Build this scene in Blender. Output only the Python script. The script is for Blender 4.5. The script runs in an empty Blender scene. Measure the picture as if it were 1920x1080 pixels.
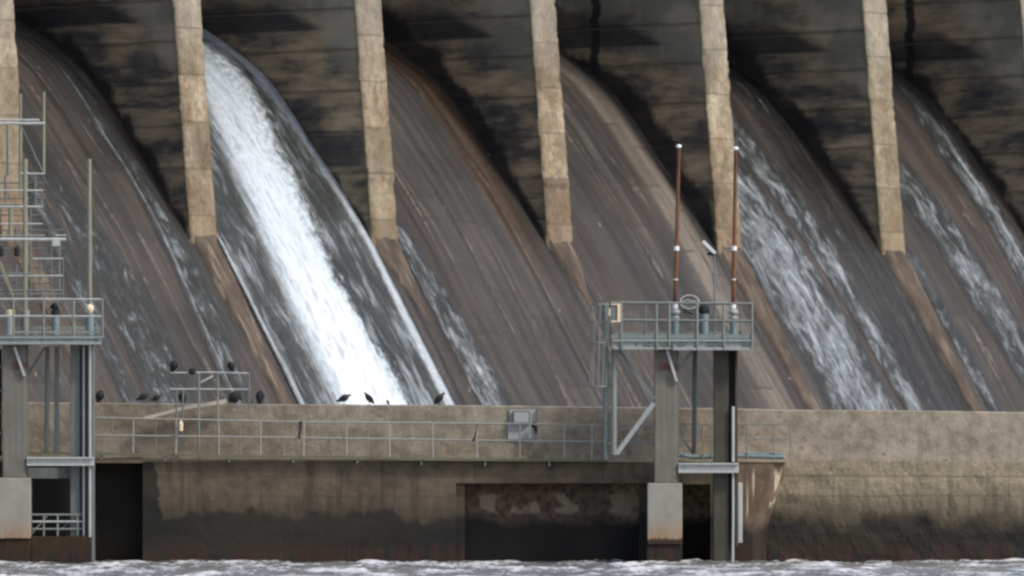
import bpy, bmesh, math, random
from mathutils import Vector, noise as mn

# ------------------------------------------------------------ camera, sky, sun, exposure
S = bpy.context.scene
C = S.collection
F, ZC, YH = 18000.0, 4.36, 860.0            # focal length in 1920-px units, eye height, horizon row
cam = bpy.data.cameras.new('camera'); co = bpy.data.objects.new('camera', cam); C.objects.link(co)
co.location = (0, 0, ZC); co.rotation_euler = (math.radians(90), 0, 0)
cam.sensor_width = 36; cam.lens = F/1920*36; cam.shift_y = (YH-540)/1920
cam.clip_start = 1; cam.clip_end = 6000
S.camera = co
cam.dof.use_dof = True; cam.dof.focus_distance = 412; cam.dof.aperture_fstop = 0.85

SUN_AZ = Vector((0.83, -0.56, 0)).normalized(); SUN_EL = math.radians(47)
sun_dir = (SUN_AZ*math.cos(SUN_EL)+Vector((0, 0, math.sin(SUN_EL)))).normalized()
W_ = bpy.data.worlds.new('World'); S.world = W_; W_.use_nodes = True
nt = W_.node_tree; bg = nt.nodes['Background']
sky = nt.nodes.new('ShaderNodeTexSky'); sky.sky_type = 'NISHITA'; sky.sun_disc = False
sky.sun_elevation = SUN_EL; sky.sun_rotation = math.atan2(SUN_AZ.x, SUN_AZ.y)
sky.air_density = 1.0; sky.dust_density = 3.0; sky.ozone_density = 1.0
nt.links.new(sky.outputs[0], bg.inputs[0]); bg.inputs[1].default_value = 0.145
sl = bpy.data.lights.new('sun', 'SUN'); sl.energy = 2.0; sl.angle = math.radians(8); sl.color = (1, .95, .87)
so = bpy.data.objects.new('sun', sl); C.objects.link(so); so.rotation_euler = (-sun_dir).to_track_quat('-Z', 'Y').to_euler()
S.view_settings.view_transform = 'Standard'; S.view_settings.look = 'None'
S.view_settings.exposure = 0.3; S.view_settings.gamma = 1
S.view_settings.use_curve_mapping = False
S.cycles.pixel_filter_type = 'BLACKMAN_HARRIS'; S.cycles.filter_width = 2.6

# ------------------------------------------------------------ node helpers
class M:
    def __init__(s, name):
        s.m = bpy.data.materials.new(name); s.m.use_nodes = True
        s.t = s.m.node_tree; s.b = s.t.nodes['Principled BSDF']
    def n(s, k, **kw):
        x = s.t.nodes.new(k)
        for a, b in kw.items(): setattr(x, a, b)
        return x
    def put(s, sock, v):
        if isinstance(v, bpy.types.NodeSocket): s.t.links.new(v, sock)
        elif v is not None:
            if sock.type == 'RGBA' and not isinstance(v, (int, float)): v = tuple(v)[:3]+(1,)
            sock.default_value = v
    def math(s, op, a, b=None, c=None, clamp=False):
        x = s.n('ShaderNodeMath', operation=op, use_clamp=clamp)
        for i, v in enumerate((a, b, c)):
            if v is not None: s.put(x.inputs[i], v)
        return x.outputs[0]
    def mul(s, a, b): return s.math('MULTIPLY', a, b)
    def add(s, a, b): return s.math('ADD', a, b)
    def sub(s, a, b): return s.math('SUBTRACT', a, b)
    def obj(s): return s.n('ShaderNodeTexCoord').outputs['Object']
    def uv(s): return s.n('ShaderNodeTexCoord').outputs['UV']
    def attr(s, nm): return s.n('ShaderNodeAttribute', attribute_name=nm).outputs['Fac']
    def sep(s, v):
        x = s.n('ShaderNodeSeparateXYZ'); s.put(x.inputs[0], v); return x.outputs
    def comb(s, a, b, c=0.0):
        x = s.n('ShaderNodeCombineXYZ')
        for i, v in enumerate((a, b, c)): s.put(x.inputs[i], v)
        return x.outputs[0]
    def sc(s, v, k):
        x = s.n('ShaderNodeVectorMath', operation='MULTIPLY'); s.put(x.inputs[0], v); s.put(x.inputs[1], k); return x.outputs[0]
    def vadd(s, v, k):
        x = s.n('ShaderNodeVectorMath', operation='ADD'); s.put(x.inputs[0], v); s.put(x.inputs[1], k); return x.outputs[0]
    def noise(s, v, scale=1.0, det=4.0, rough=.55, dist=0.0):
        x = s.n('ShaderNodeTexNoise'); s.put(x.inputs['Vector'], v)
        x.inputs['Scale'].default_value = scale; x.inputs['Detail'].default_value = det
        x.inputs['Roughness'].default_value = rough; x.inputs['Distortion'].default_value = dist
        return x.outputs['Fac']
    def vor(s, v, scale=1.0, feature='F1'):
        x = s.n('ShaderNodeTexVoronoi', feature=feature); s.put(x.inputs['Vector'], v); x.inputs['Scale'].default_value = scale
        return x.outputs['Distance']
    def step(s, v, a, b, lo=0.0, hi=1.0):
        x = s.n('ShaderNodeMapRange', interpolation_type='SMOOTHSTEP', clamp=True); s.put(x.inputs[0], v)
        x.inputs[1].default_value = a; x.inputs[2].default_value = b; x.inputs[3].default_value = lo; x.inputs[4].default_value = hi
        if a > b:
            x.inputs[1].default_value = b; x.inputs[2].default_value = a; x.inputs[3].default_value = hi; x.inputs[4].default_value = lo
        return x.outputs[0]
    def ramp(s, f, stops):
        x = s.n('ShaderNodeValToRGB'); s.put(x.inputs[0], f); e = x.color_ramp.elements
        while len(e) < len(stops): e.new(.5)
        for i, (p, c) in enumerate(stops):
            e[i].position = p; e[i].color = tuple(c)+(1,)
        return x.outputs[0]
    def mix(s, f, a, b, mode='MIX'):
        x = s.n('ShaderNodeMix', data_type='RGBA', blend_type=mode)
        s.put(x.inputs[0], f); s.put(x.inputs[6], a); s.put(x.inputs[7], b); return x.outputs[2]
    def scalec(s, col, k):                      # colour times scalar
        x = s.n('ShaderNodeVectorMath', operation='SCALE'); s.put(x.inputs[0], col); s.put(x.inputs[3], k); return x.outputs[0]
    def bump(s, h, strength=.5, dist=.1):
        x = s.n('ShaderNodeBump'); x.inputs['Strength'].default_value = strength; x.inputs['Distance'].default_value = dist
        s.put(x.inputs['Height'], h); s.t.links.new(x.outputs[0], s.b.inputs['Normal'])
    def out(s, col, rough=.85, metal=0.0, alpha=None, spec=.3):
        s.put(s.b.inputs['Base Color'], col); s.put(s.b.inputs['Roughness'], rough)
        s.b.inputs['Metallic'].default_value = metal; s.b.inputs['Specular IOR Level'].default_value = spec
        if alpha is not None: s.put(s.b.inputs['Alpha'], alpha)
        return s.m

# ------------------------------------------------------------ object helpers
def px(x, D): return (x-960)/F*D
def pz(y, D): return ZC+(YH-y)/F*D
def P(x, y, D): return Vector((px(x, D), D, pz(y, D)))

def tag(o, label=None, cat=None, group=None, kind=None):
    if label: o['label'] = label
    if cat: o['category'] = cat
    if group: o['group'] = group
    if kind: o['kind'] = kind
    return o
def thing(name, loc, label, cat, group=None, rotz=0):
    o = bpy.data.objects.new(name, None); C.objects.link(o); o.location = loc; o.rotation_euler = (0, 0, rotz)
    o.empty_display_size = .3
    return tag(o, label, cat, group)
def origin_of(o):
    v = Vector(o.location); p = o.parent
    while p: v = v+Vector(p.location); p = p.parent
    return v
def build(name, bm, mats, parent=None, local=False, smooth=False, org=None):
    """bm is authored in world coordinates (local=False) or already in the parent's frame"""
    if org is None: org = Vector((0, 0, 0))
    off = Vector((0, 0, 0))
    if parent is not None and not local: off = origin_of(parent)
    me = bpy.data.meshes.new(name)
    bmesh.ops.translate(bm, verts=bm.verts, vec=-(off+org))
    bm.to_mesh(me); bm.free()
    if not isinstance(mats, (list, tuple)): mats = [mats]
    for m in mats: me.materials.append(m)
    if smooth:
        for p in me.polygons: p.use_smooth = True
    o = bpy.data.objects.new(name, me); C.objects.link(o); o.location = org
    if parent is not None: o.parent = parent
    return o
def box(bm, a, b, bev=0.0, mi=0):
    x0, x1 = sorted((a[0], b[0])); y0, y1 = sorted((a[1], b[1])); z0, z1 = sorted((a[2], b[2]))
    vs = [bm.verts.new((x, y, z)) for x in (x0, x1) for y in (y0, y1) for z in (z0, z1)]
    fs = [bm.faces.new([vs[i] for i in q]) for q in ((0, 1, 3, 2), (4, 6, 7, 5), (0, 4, 5, 1), (2, 3, 7, 6), (0, 2, 6, 4), (1, 5, 7, 3))]
    for f in fs: f.material_index = mi
    if bev:
        es = list({e for f in fs for e in f.edges})
        bmesh.ops.bevel(bm, geom=es, offset=bev, segments=1, affect='EDGES')
def pbox(bm, x0, y0, x1, y1, D, th, bev=0.0, mi=0):
    box(bm, (px(x0, D), D, pz(y0, D)), (px(x1, D), D+th, pz(y1, D)), bev, mi)
def tube(bm, pts, r, n=8, caps=True, mi=0):
    pts = [Vector(p) for p in pts]; rings = []
    if not isinstance(r, (list, tuple)): r = [r]*len(pts)
    prev = None
    for i, p in enumerate(pts):
        d = (pts[min(i+1, len(pts)-1)]-pts[max(i-1, 0)]).normalized()
        if prev is None:
            up = Vector((0, 0, 1)) if abs(d.z) < .9 else Vector((1, 0, 0)); a = d.cross(up).normalized()
        else: a = (prev-d*prev.dot(d)).normalized()
        prev = a; b = d.cross(a)
        rings.append([bm.verts.new(p+(a*math.cos(2*math.pi*k/n)+b*math.sin(2*math.pi*k/n))*r[i]) for k in range(n)])
    for A, B in zip(rings, rings[1:]):
        for k in range(n):
            f = bm.faces.new((A[k], A[(k+1) % n], B[(k+1) % n], B[k])); f.material_index = mi
    if caps:
        for R in (rings[0], rings[-1]):
            try: bm.faces.new(R).material_index = mi
            except ValueError: pass
def bar(bm, p, q, w, d, mi=0):
    """rectangular bar from p to q, w wide in the picture plane, d deep"""
    p, q = Vector(p), Vector(q); t = (q-p).normalized(); yy = Vector((0, 1, 0)); s = t.cross(yy).normalized()*w/2; yy = yy*d/2
    A = [bm.verts.new(e+s*i+yy*j) for e in (p, q) for i, j in ((-1, -1), (1, -1), (1, 1), (-1, 1))]
    for q_ in ((0, 1, 2, 3), (7, 6, 5, 4), (0, 4, 5, 1), (1, 5, 6, 2), (2, 6, 7, 3), (3, 7, 4, 0)):
        bm.faces.new([A[i] for i in q_]).material_index = mi
def lathe(bm, base, prof, n=16, mi=0):
    rings = [[bm.verts.new((base[0]+r*math.cos(2*math.pi*k/n), base[1]+r*math.sin(2*math.pi*k/n), base[2]+z)) for k in range(n)] for r, z in prof]
    for A, B in zip(rings, rings[1:]):
        for k in range(n): bm.faces.new((A[k], A[(k+1) % n], B[(k+1) % n], B[k])).material_index = mi
    bm.faces.new(rings[0][::-1]).material_index = mi; bm.faces.new(rings[-1]).material_index = mi
def B(): return bmesh.new()
def fbm(x, y, z=0.0, o=4):
    return mn.fractal(Vector((x, y, z)), .6, 2.1, o)
def sstep(a, b, v):
    t = max(0, min(1, (v-a)/(b-a))); return t*t*(3-2*t)
def lerp_tab(tab, z):
    if z <= tab[0][0]: return tab[0][1:]
    for p, q in zip(tab, tab[1:]):
        if z <= q[0]:
            t = (z-p[0])/(q[0]-p[0]); return tuple(a+(b-a)*t for a, b in zip(p[1:], q[1:]))
    return tab[-1][1:]

# ------------------------------------------------------------ materials
def mat_simple(name, col, rough=.7, metal=0.0, var=.25, scale=3.0, spec=.3):
    m = M(name); o = m.obj(); k = m.add(m.mul(m.noise(o, scale, 5), 2*var), 1-var)
    return m.out(m.scalec(m.mix(0.0, col, col), k), rough, metal, spec=spec)
def mat_steel(name, col, rust=.5, metal=.0):
    m = M(name); o = m.obj()
    n1 = m.noise(o, 1.3, 6, .6); n2 = m.noise(m.sc(o, (6, 6, .8)), 1.0, 5)
    c = m.scalec(m.mix(0.0, col, col), m.add(m.mul(n2, .7), .62))
    c = m.mix(m.step(m.mul(n1, n2), .38-.07*rust, .46-.07*rust), c, (.10, .055, .035))
    m.bump(n2, .2, .02)
    return m.out(c, .6, metal)
STEEL = mat_steel('galvanised_steel', (.20, .225, .205), .3)
STEEL_D = mat_steel('weathered_steel', (.15, .17, .165), .6)
STEEL_B = mat_steel('painted_beam_steel', (.30, .33, .325), .8)
STEEL_L = mat_steel('light_steel', (.42, .44, .43), .1)
STEEL_G = mat_steel('olive_steel', (.22, .225, .165), .2)
RAILC = mat_steel('worn_rail_steel', (.30, .31, .285), .4)
BLACK = mat_simple('black_rubber', (.018, .018, .02), .6)
BLUEG = mat_steel('blue_grey_paint', (.17, .23, .25), .3)
WHITE = mat_simple('white_plastic', (.8, .8, .82), .45, var=.08)
CREAM = mat_simple('cream_plastic', (.72, .60, .42), .5, var=.15)
CABINET = mat_simple('cabinet_grey', (.36, .37, .37), .5, var=.12)
SOLAR = mat_simple('solar_glass', (.62, .64, .70), .25, var=.1, spec=.7)

def mat_rod():
    m = M('antenna_brown'); o = m.obj(); z = m.sep(o)[2]
    n = m.noise(m.sc(o, (3, 3, .9)), 1.0, 4)
    c = m.ramp(n, [(.3, (.07, .028, .02)), (.5, (.15, .062, .035)), (.7, (.23, .11, .05))])
    return m.out(c, .5)
ROD = mat_rod()

def mat_column():
    m = M('column_concrete'); o = m.obj(); xyz = m.sep(o)
    v = m.noise(m.sc(o, (7, 7, .35)), 1.0, 5); b = m.noise(o, .9, 5); g = m.noise(o, 14, 4, .7)
    c = m.ramp(m.add(m.mul(v, .5), m.mul(b, .5)), [(.3, (.105, .10, .08)), (.5, (.15, .145, .122)), (.7, (.195, .19, .165))])
    c = m.scalec(c, m.add(m.mul(g, .35), .83))
    spot = m.math('MULTIPLY', m.step(m.math('ABSOLUTE', m.sub(xyz[2], 8.22)), .26, .05), m.step(b, .50, .60))
    c = m.mix(m.mul(spot, .8), c, (.12, .04, .03))
    m.bump(g, .35, .02)
    return m.out(c, .85)
COLUMN = mat_column()

def mat_pedestal():
    m = M('pedestal_rusty_concrete'); o = m.obj(); xyz = m.sep(o)
    n = m.noise(o, 1.1, 6, .6); v = m.noise(m.sc(o, (4, 4, .5)), 1.0, 5)
    c = m.ramp(n, [(.3, (.22, .21, .185)), (.7, (.31, .30, .27))])
    h = m.add(xyz[2], m.mul(m.sub(n, .5), -1.6))
    c = m.mix(m.mul(m.step(h, 2.1, .8), .55), c, (.32, .21, .11))
    c = m.mix(m.mul(m.mul(m.step(h, 1.9, .9), m.step(v, .42, .62)), .45), c, (.20, .085, .035))
    c = m.mix(m.step(m.add(xyz[2], m.mul(v, -.3)), .85, .72), c, (.04, .025, .018))
    m.bump(n, .3, .03)
    return m.out(c, .8)
PEDESTAL = mat_pedestal()

def mat_wall(name, light, dark, zt, soft=.35, streak=.5, coarse=.6, zmid=None, fine=9.0, drips=False, hl=False):
    """tan cast concrete, darkening with age below zmid and black with algae below the line zt"""
    m = M(name); o = m.obj(); xyz = m.sep(o); z = xyz[2]
    big = m.noise(m.sc(o, (.22, .22, .6)), 1.0, 5); med = m.noise(o, 1.6, 6, .62)
    fin = m.noise(o, fine, 5, .75); grit = m.vor(o, fine*1.6)
    vs = m.noise(m.sc(o, (2.6, 2.6, .16)), 1.0, 6, .6)
    c = m.mix(m.step(m.add(m.mul(med, .55), m.mul(big, .45)), .36, .66), dark, light)
    c = m.scalec(c, m.add(m.mul(fin, 1.0*coarse), 1-.5*coarse))
    c = m.mix(m.mul(m.step(vs, .5, .68), streak), c, m.scalec(m.mix(0.0, dark, dark), .55))
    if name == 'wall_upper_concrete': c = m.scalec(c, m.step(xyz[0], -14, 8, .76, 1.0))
    if coarse > .8:                                        # exposed pale stones
        c = m.mix(m.mul(m.step(m.noise(o, 5.5, 3, .5), .64, .70), .55), c, (.42, .36, .25))
        c = m.mix(m.mul(m.step(m.noise(m.vadd(o, (9, 0, 4)), 3.1, 4, .6), .60, .68), .6), c, m.scalec(m.mix(0.0, dark, dark), .5))
    if zmid is not None:
        zz = m.add(z, m.add(m.mul(m.sub(med, .5), -1.6), m.mul(m.sub(vs, .5), -2.0)))
        c = m.mix(m.mul(m.step(zz, zmid, zt), .8), c, (.052, .046, .032))
    if hl:
        for hz in (2.78, 3.62):
            ln = m.step(m.math('ABSOLUTE', m.sub(m.add(z, m.mul(big, .25)), hz+.12)), .05, .015)
            c = m.mix(m.mul(ln, .4), c, (.05, .045, .04))
    if drips:
        d = m.noise(m.sc(o, (5.0, 5.0, .22)), 1.0, 4, .5)
        zone = m.mul(m.step(z, 1.7, 2.3), m.step(z, 4.1, 3.5))
        c = m.mix(m.mul(m.mul(m.step(d, .53, .61), zone), .8), c, (.55, .49, .36))
        c = m.mix(m.mul(m.mul(m.step(d, .46, .38), zone), .5), c, (.13, .075, .045))
    za = m.add(z, m.add(m.mul(m.sub(m.noise(m.sc(o, (.75, .75, .25)), 1.0, 5, .6), .5), -2.0), m.mul(m.sub(med, .5), -.7)))
    if name.startswith('block_stained'):
        za = m.sub(za, m.step(m.add(xyz[0], m.mul(m.sub(med, .5), 1.2)), -14.8, -15.7, 0.0, 4.0))
    al = m.mix(m.step(big, .4, .6), (.012, .012, .011), (.024, .020, .015))
    al = m.mix(m.mul(m.step(z, .95, .35), m.step(vs, .42, .56)), al, (.035, .018, .012))
    c = m.mix(m.mul(m.step(za, zt+soft, zt-soft), .96), c, al)
    m.bump(m.add(m.add(m.mul(fin, .5), m.mul(grit, .5*coarse)), med), .55, .05)
    return m.out(c, m.step(za, zt+soft, zt-soft, .9, .65), spec=.25)
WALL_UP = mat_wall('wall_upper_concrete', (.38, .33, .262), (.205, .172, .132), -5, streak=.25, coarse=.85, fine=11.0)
WALL_RIGHT = mat_wall('wall_lower_coarse_concrete', (.335, .285, .20), (.195, .165, .11), 1.75, soft=.4, streak=.3, coarse=.95, zmid=3.6, fine=6.5, hl=True)
BLOCK = mat_wall('block_stained_concrete', (.135, .106, .076), (.068, .056, .043), 1.95, soft=.16, streak=.6, coarse=.35, zmid=2.9, hl=True)
BLOCK_END = mat_wall('block_end_limey_concrete', (.21, .155, .105), (.105, .08, .06), 1.7, soft=.4, streak=.5, coarse=.35, drips=True)
LEDGE = mat_wall('ledge_concrete', (.36, .31, .23), (.25, .21, .16), -5, streak=.5, coarse=.4)
ALGAE_DARK = mat_wall('algae_and_dark_sheets', (.02, .019, .016), (.012, .012, .010), 6.5, coarse=.3)  # algae black, also colours the dark sheets of the left tower

def mat_recess():
    m = M('recess_back_concrete'); o = m.obj(); xyz = m.sep(o)
    n = m.noise(m.sc(o, (.5, .5, .9)), 1.0, 5); f = m.noise(o, 3, 6)
    patch = m.mul(m.step(m.noise(m.vadd(m.sc(o, (1.1, 1, .85)), (3.3, 0, 2.1)), 1.0, 4, .5), .50, .57), m.mul(m.step(xyz[2], 1.95, 2.15), m.step(xyz[2], 2.95, 2.75)))
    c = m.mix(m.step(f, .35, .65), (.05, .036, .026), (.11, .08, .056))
    c = m.mix(m.mul(patch, .8), c, (.21, .175, .13))
    # tan, lime-stained end of the recess
    zone = m.mul(m.step(xyz[0], 3.9, 4.9), m.step(m.add(xyz[2], m.mul(n, .8)), 1.75, 2.3))
    c = m.mix(m.mul(zone, m.step(f, .3, .6)), c, (.22, .165, .115))
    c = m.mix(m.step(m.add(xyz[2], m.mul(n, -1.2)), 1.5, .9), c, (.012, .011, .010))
    return m.out(c, .85)
RECESS = mat_recess()

SP, PW = 12.6, 1.85                                       # pier spacing and width
# ---- dam materials (object space = dam frame: x along the crest, y upstream, z up)
def mat_pier_front():
    m = M('pier_nose_concrete'); o = m.obj(); xyz = m.sep(o)
    big = m.noise(m.sc(o, (.8, .8, .35)), 1.0, 5); med = m.noise(o, 1.7, 7, .68); vs = m.noise(m.sc(o, (3.5, 3.5, .22)), 1.0, 5)
    lift = m.noise(m.comb(m.mul(xyz[0], .08), 0.0, m.math('FLOOR', m.mul(m.add(xyz[2], m.mul(med, .10)), .42))), 3.7, 2)
    c = m.ramp(m.add(m.mul(med, .5), m.mul(big, .5)), [(.34, (.085, .062, .043)), (.44, (.19, .15, .105)), (.54, (.32, .27, .195)), (.66, (.45, .41, .33))])
    c = m.scalec(c, m.add(m.mul(lift, 2.4), -.25))
    c = m.mix(m.mul(m.step(vs, .52, .66), .6), c, (.21, .18, .14))
    c = m.mix(m.mul(m.step(vs, .44, .34), .55), c, (.20, .15, .055))
    c = m.mix(m.mul(m.step(m.noise(m.sc(o, (2.2, 2.2, 1.1)), 1.0, 6, .7), .57, .68), .7), c, (.07, .045, .035))
    tint = m.noise(m.comb(m.math('FLOOR', m.math('DIVIDE', m.add(xyz[0], 2.0), SP)), .37, m.mul(xyz[2], .05)), 1.7, 2)
    c = m.mix(m.step(tint, .42, .58), m.mix(.25, c, (.24, .165, .105)), m.mix(.22, c, (.38, .33, .22)))
    # grey upper part, rusty worn lower part
    c = m.mix(m.mul(m.step(xyz[2], 23.5, 27.5), .35), c, (.33, .32, .285))
    c = m.mix(m.mul(m.mul(m.step(xyz[2], 19.5, 16.5), m.step(med, .42, .6)), .5), c, (.20, .125, .075))
    ln = m.math('FRACT', m.mul(m.add(xyz[2], m.mul(med, .10)), .42)); c = m.mix(m.mul(m.step(ln, .045, .012), .6), c, (.09, .07, .05))
    fn_ = m.noise(m.sc(o, (9, 9, 4)), 1.0, 5, .7); c = m.scalec(c, m.add(m.mul(fn_, 1.3), .35))
    m.bump(m.add(m.mul(med, 1.0), m.mul(fn_, .5)), .8, .12)
    return m.out(c, .9)
PIERF = mat_pier_front()
def mat_pier_side():
    m = M('pier_side_wet_concrete'); o = m.obj(); xyz = m.sep(o); y, z = xyz[1], xyz[2]; hug = m.attr('hug')
    sh = m.noise(m.sc(o, (.6, .05, 0.05)), 1.0, 2)                  # differs from pier to pier
    warp = m.noise(m.sc(o, (1, .5, .5)), 1.0, 4)
    hb = m.noise(m.sc(m.vadd(o, m.comb(0.0, 0.0, m.mul(warp, .4))), (.9, .13, .70)), 1.0, 6, .66)
    hf = m.noise(m.sc(o, (.9, .45, 2.6)), 1.0, 6, .7)
    vs = m.noise(m.sc(o, (1.3, 1.1, .12)), 1.0, 5, .6)
    blotch = m.noise(m.sc(o, (1, .33, .4)), 1.0, 4, .5)
    c = m.ramp(m.add(m.add(m.mul(hb, .5), m.mul(hf, .25)), m.mul(blotch, .25)), [(.39, (.036, .041, .054)), (.46, (.10, .088, .074)), (.52, (.26, .205, .14)), (.63, (.46, .365, .25))])
    # smooth grey-olive upper zone near the nose
    gz = m.add(z, m.add(m.mul(m.sub(blotch, .5), 5.0), m.mul(y, -.35)))
    c = m.mix(m.mul(m.mul(m.step(gz, 22.3, 24.6), m.step(m.add(blotch, m.mul(hb, .3)), .70, .55)), .85), c, m.mix(m.step(m.add(m.mul(vs, .35), m.mul(blotch, .65)), .42, .60), (.17, .165, .13), (.33, .315, .255)))
    nz_ = m.sub(m.sub(y, m.mul(m.sub(z, 15.24), .105)), m.mul(m.sub(z, 26.0), .9))
    c = m.mix(m.mul(m.mul(m.step(m.add(nz_, m.mul(m.sub(vs, .5), 2.5)), 3.2, 1.2), m.step(m.add(z, m.mul(blotch, 2.0)), 24.0, 26.0)), .85), c, m.mix(m.step(blotch, .42, .6), (.20, .185, .145), (.31, .285, .225)))
    # dark wedge mixed into the colour above a lift line
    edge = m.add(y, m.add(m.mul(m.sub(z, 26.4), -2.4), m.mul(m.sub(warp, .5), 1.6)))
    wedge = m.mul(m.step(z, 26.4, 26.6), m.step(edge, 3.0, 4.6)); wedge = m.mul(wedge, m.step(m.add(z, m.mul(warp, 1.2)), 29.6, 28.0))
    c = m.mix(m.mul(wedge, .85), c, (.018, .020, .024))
    # black seepage below the crest gates on two of the piers
    for xs, yc in ((SP*1, 9.4), (SP*3, 10.0)):
        wd = m.math('ABSOLUTE', m.add(m.sub(y, yc), m.mul(m.sub(m.noise(m.sc(o, (0, 0, 1.1)), 1.0, 4, .6), .5), 1.1)))
        dm = m.mul(m.mul(m.step(wd, .42, .25), m.step(m.math('ABSOLUTE', m.sub(xyz[0], xs)), 3, 2)), m.step(z, 24.8, 25.4))
        c = m.mix(m.mul(dm, .95), c, (.012, .012, .014))
    # lift lines
    lz = m.math('FRACT', m.mul(m.add(z, m.mul(warp, .25)), .47))
    c = m.mix(m.mul(m.step(lz, .93, .985), m.mul(hf, .9)), c, (.17, .14, .09))
    c = m.mix(m.mul(m.step(lz, .10, .01), .55), c, (.018, .018, .018))
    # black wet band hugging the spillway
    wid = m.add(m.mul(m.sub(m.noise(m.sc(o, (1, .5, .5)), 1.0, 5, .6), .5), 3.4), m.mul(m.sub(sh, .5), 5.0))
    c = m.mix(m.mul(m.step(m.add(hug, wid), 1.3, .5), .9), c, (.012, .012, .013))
    # greenish weathered arris beside the nose
    near = m.sub(y, m.mul(m.sub(z, 15.24), .106))
    c = m.mix(m.mul(m.step(m.add(near, m.mul(warp, .5)), .75, .35), .5), c, (.13, .11, .035))
    m.bump(m.add(hb, m.mul(hf, .6)), .6, .12)
    return m.out(c, .8, spec=.35)
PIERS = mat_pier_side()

def mat_chute(name, stops, seed, wet=0.0, low=None, s0=0.0):
    m = M(name); uv = m.vadd(m.uv(), (seed*31.7, seed*17.3, 0)); xyz = m.sep(m.uv())
    w = m.noise(m.sc(uv, (.35, .10, 1)), 1.0, 3)
    a = m.add(m.math('DIVIDE', xyz[0], 10.75), m.mul(m.sub(w, .5), .10))
    c = m.ramp(a, stops)
    if low: c = m.mix(m.step(m.add(xyz[1], m.mul(w, 2.0)), s0+3.0, s0-3.5), c, m.ramp(a, low))
    st1 = m.noise(m.sc(uv, (2.6, .045, 1)), 1.0, 6, .62); st2 = m.noise(m.sc(uv, (9, .12, 1)), 1.0, 5, .6)
    bl = m.noise(m.sc(uv, (.55, .16, 1)), 1.0, 5, .55)
    gr = m.noise(m.sc(uv, (3.5, 2.2, 1)), 1.0, 6, .7)
    k = m.add(m.add(m.mul(st1, .55), m.mul(st2, .12)), m.add(m.mul(bl, .75), m.add(m.mul(gr, .65), -.32)))
    k = m.mul(k, .66)
    lane = m.noise(m.sc(m.vadd(uv, m.comb(m.mul(w, .8), 0.0)), (.95, .012, 1)), 1.0, 3, .5)
    k = m.mul(k, m.step(lane, .43, .54, .55, 1.12))
    c = m.scalec(c, k)
    ridge = m.noise(m.sc(m.vadd(uv, m.comb(m.mul(w, .6), 40.0)), (.6, .018, 1)), 1.0, 3, .5)
    c = m.mix(m.mul(m.mul(m.step(m.math('ABSOLUTE', m.sub(ridge, .5)), .007, .002), m.step(gr, .40, .52)), .6*(1-wet)), c, (.19, .15, .12))
    c = m.mix(m.mul(m.step(m.math('ABSOLUTE', m.sub(ridge, .43)), .010, .002), .7*(1-wet)), c, (.02, .017, .016))
    c = m.mix(m.mul(m.step(bl, .5, .68), .35), c, (.055, .038, .028))
    # pale scratches along the flow, and lime marks
    c = m.mix(m.mul(m.mul(m.step(m.noise(m.sc(uv, (5, .09, 1)), 1.0, 4, .45), .635, .68), m.step(m.noise(uv, .3, 3), .45, .6)), .55*(1-wet)), c, (.17, .15, .132))
    c = m.mix(m.mul(m.step(m.noise(m.sc(uv, (2.2, 1.0, 1)), 1.0, 5, .6), .69, .73), .8*(1-wet)), c, (.36, .30, .23))
    c = m.mix(m.mul(m.step(m.noise(m.vadd(m.sc(uv, (2.0, .9, 1)), (7, 3, 0)), 1.0, 5, .6), .31, .27), .7*(1-wet)), c, (.025, .02, .018))
    # cast joints across the slope, each slab of its own tone
    jc = m.add(m.mul(xyz[1], .22), m.mul(m.noise(m.sc(uv, (1.2, .5, 1)), 1.0, 4), .14)); jt = m.math('FRACT', jc)
    jx = m.mul(m.add(xyz[0], m.mul(m.sub(w, .5), .5)), .43)
    wn = m.n('ShaderNodeTexWhiteNoise', noise_dimensions='2D'); m.put(wn.inputs['Vector'], m.comb(m.math('FLOOR', jx), m.math('FLOOR', m.add(jc, m.mul(m.math('FLOOR', jx), .37)))))
    c = m.scalec(c, m.add(m.mul(wn.outputs['Value'], .42*(1-wet)), 1-.21*(1-wet)))
    jt = m.math('FRACT', m.add(jc, m.mul(m.math('FLOOR', jx), .37)))
    c = m.mix(m.mul(m.mul(m.step(jt, .034, .012), m.step(bl, .40, .50)), .8*(1-wet)), c, (.022, .019, .018))
    # joint lines down the slope
    jd = m.math('FRACT', m.mul(m.add(xyz[0], m.mul(m.sub(w, .5), .5)), .43))
    c = m.mix(m.mul(m.step(jd, .05, .015), .5*(1-wet)), c, (.035, .028, .026))
    m.bump(m.add(m.add(st1, m.mul(st2, .4)), m.mul(m.noise(m.sc(uv, (6, 2, 1)), 1.0, 5, .7), .2)), .7, .12)
    return m.out(c, m.math('ADD', m.mul(st1, .5), .3 if wet < .5 else .15), spec=.4)

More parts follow.
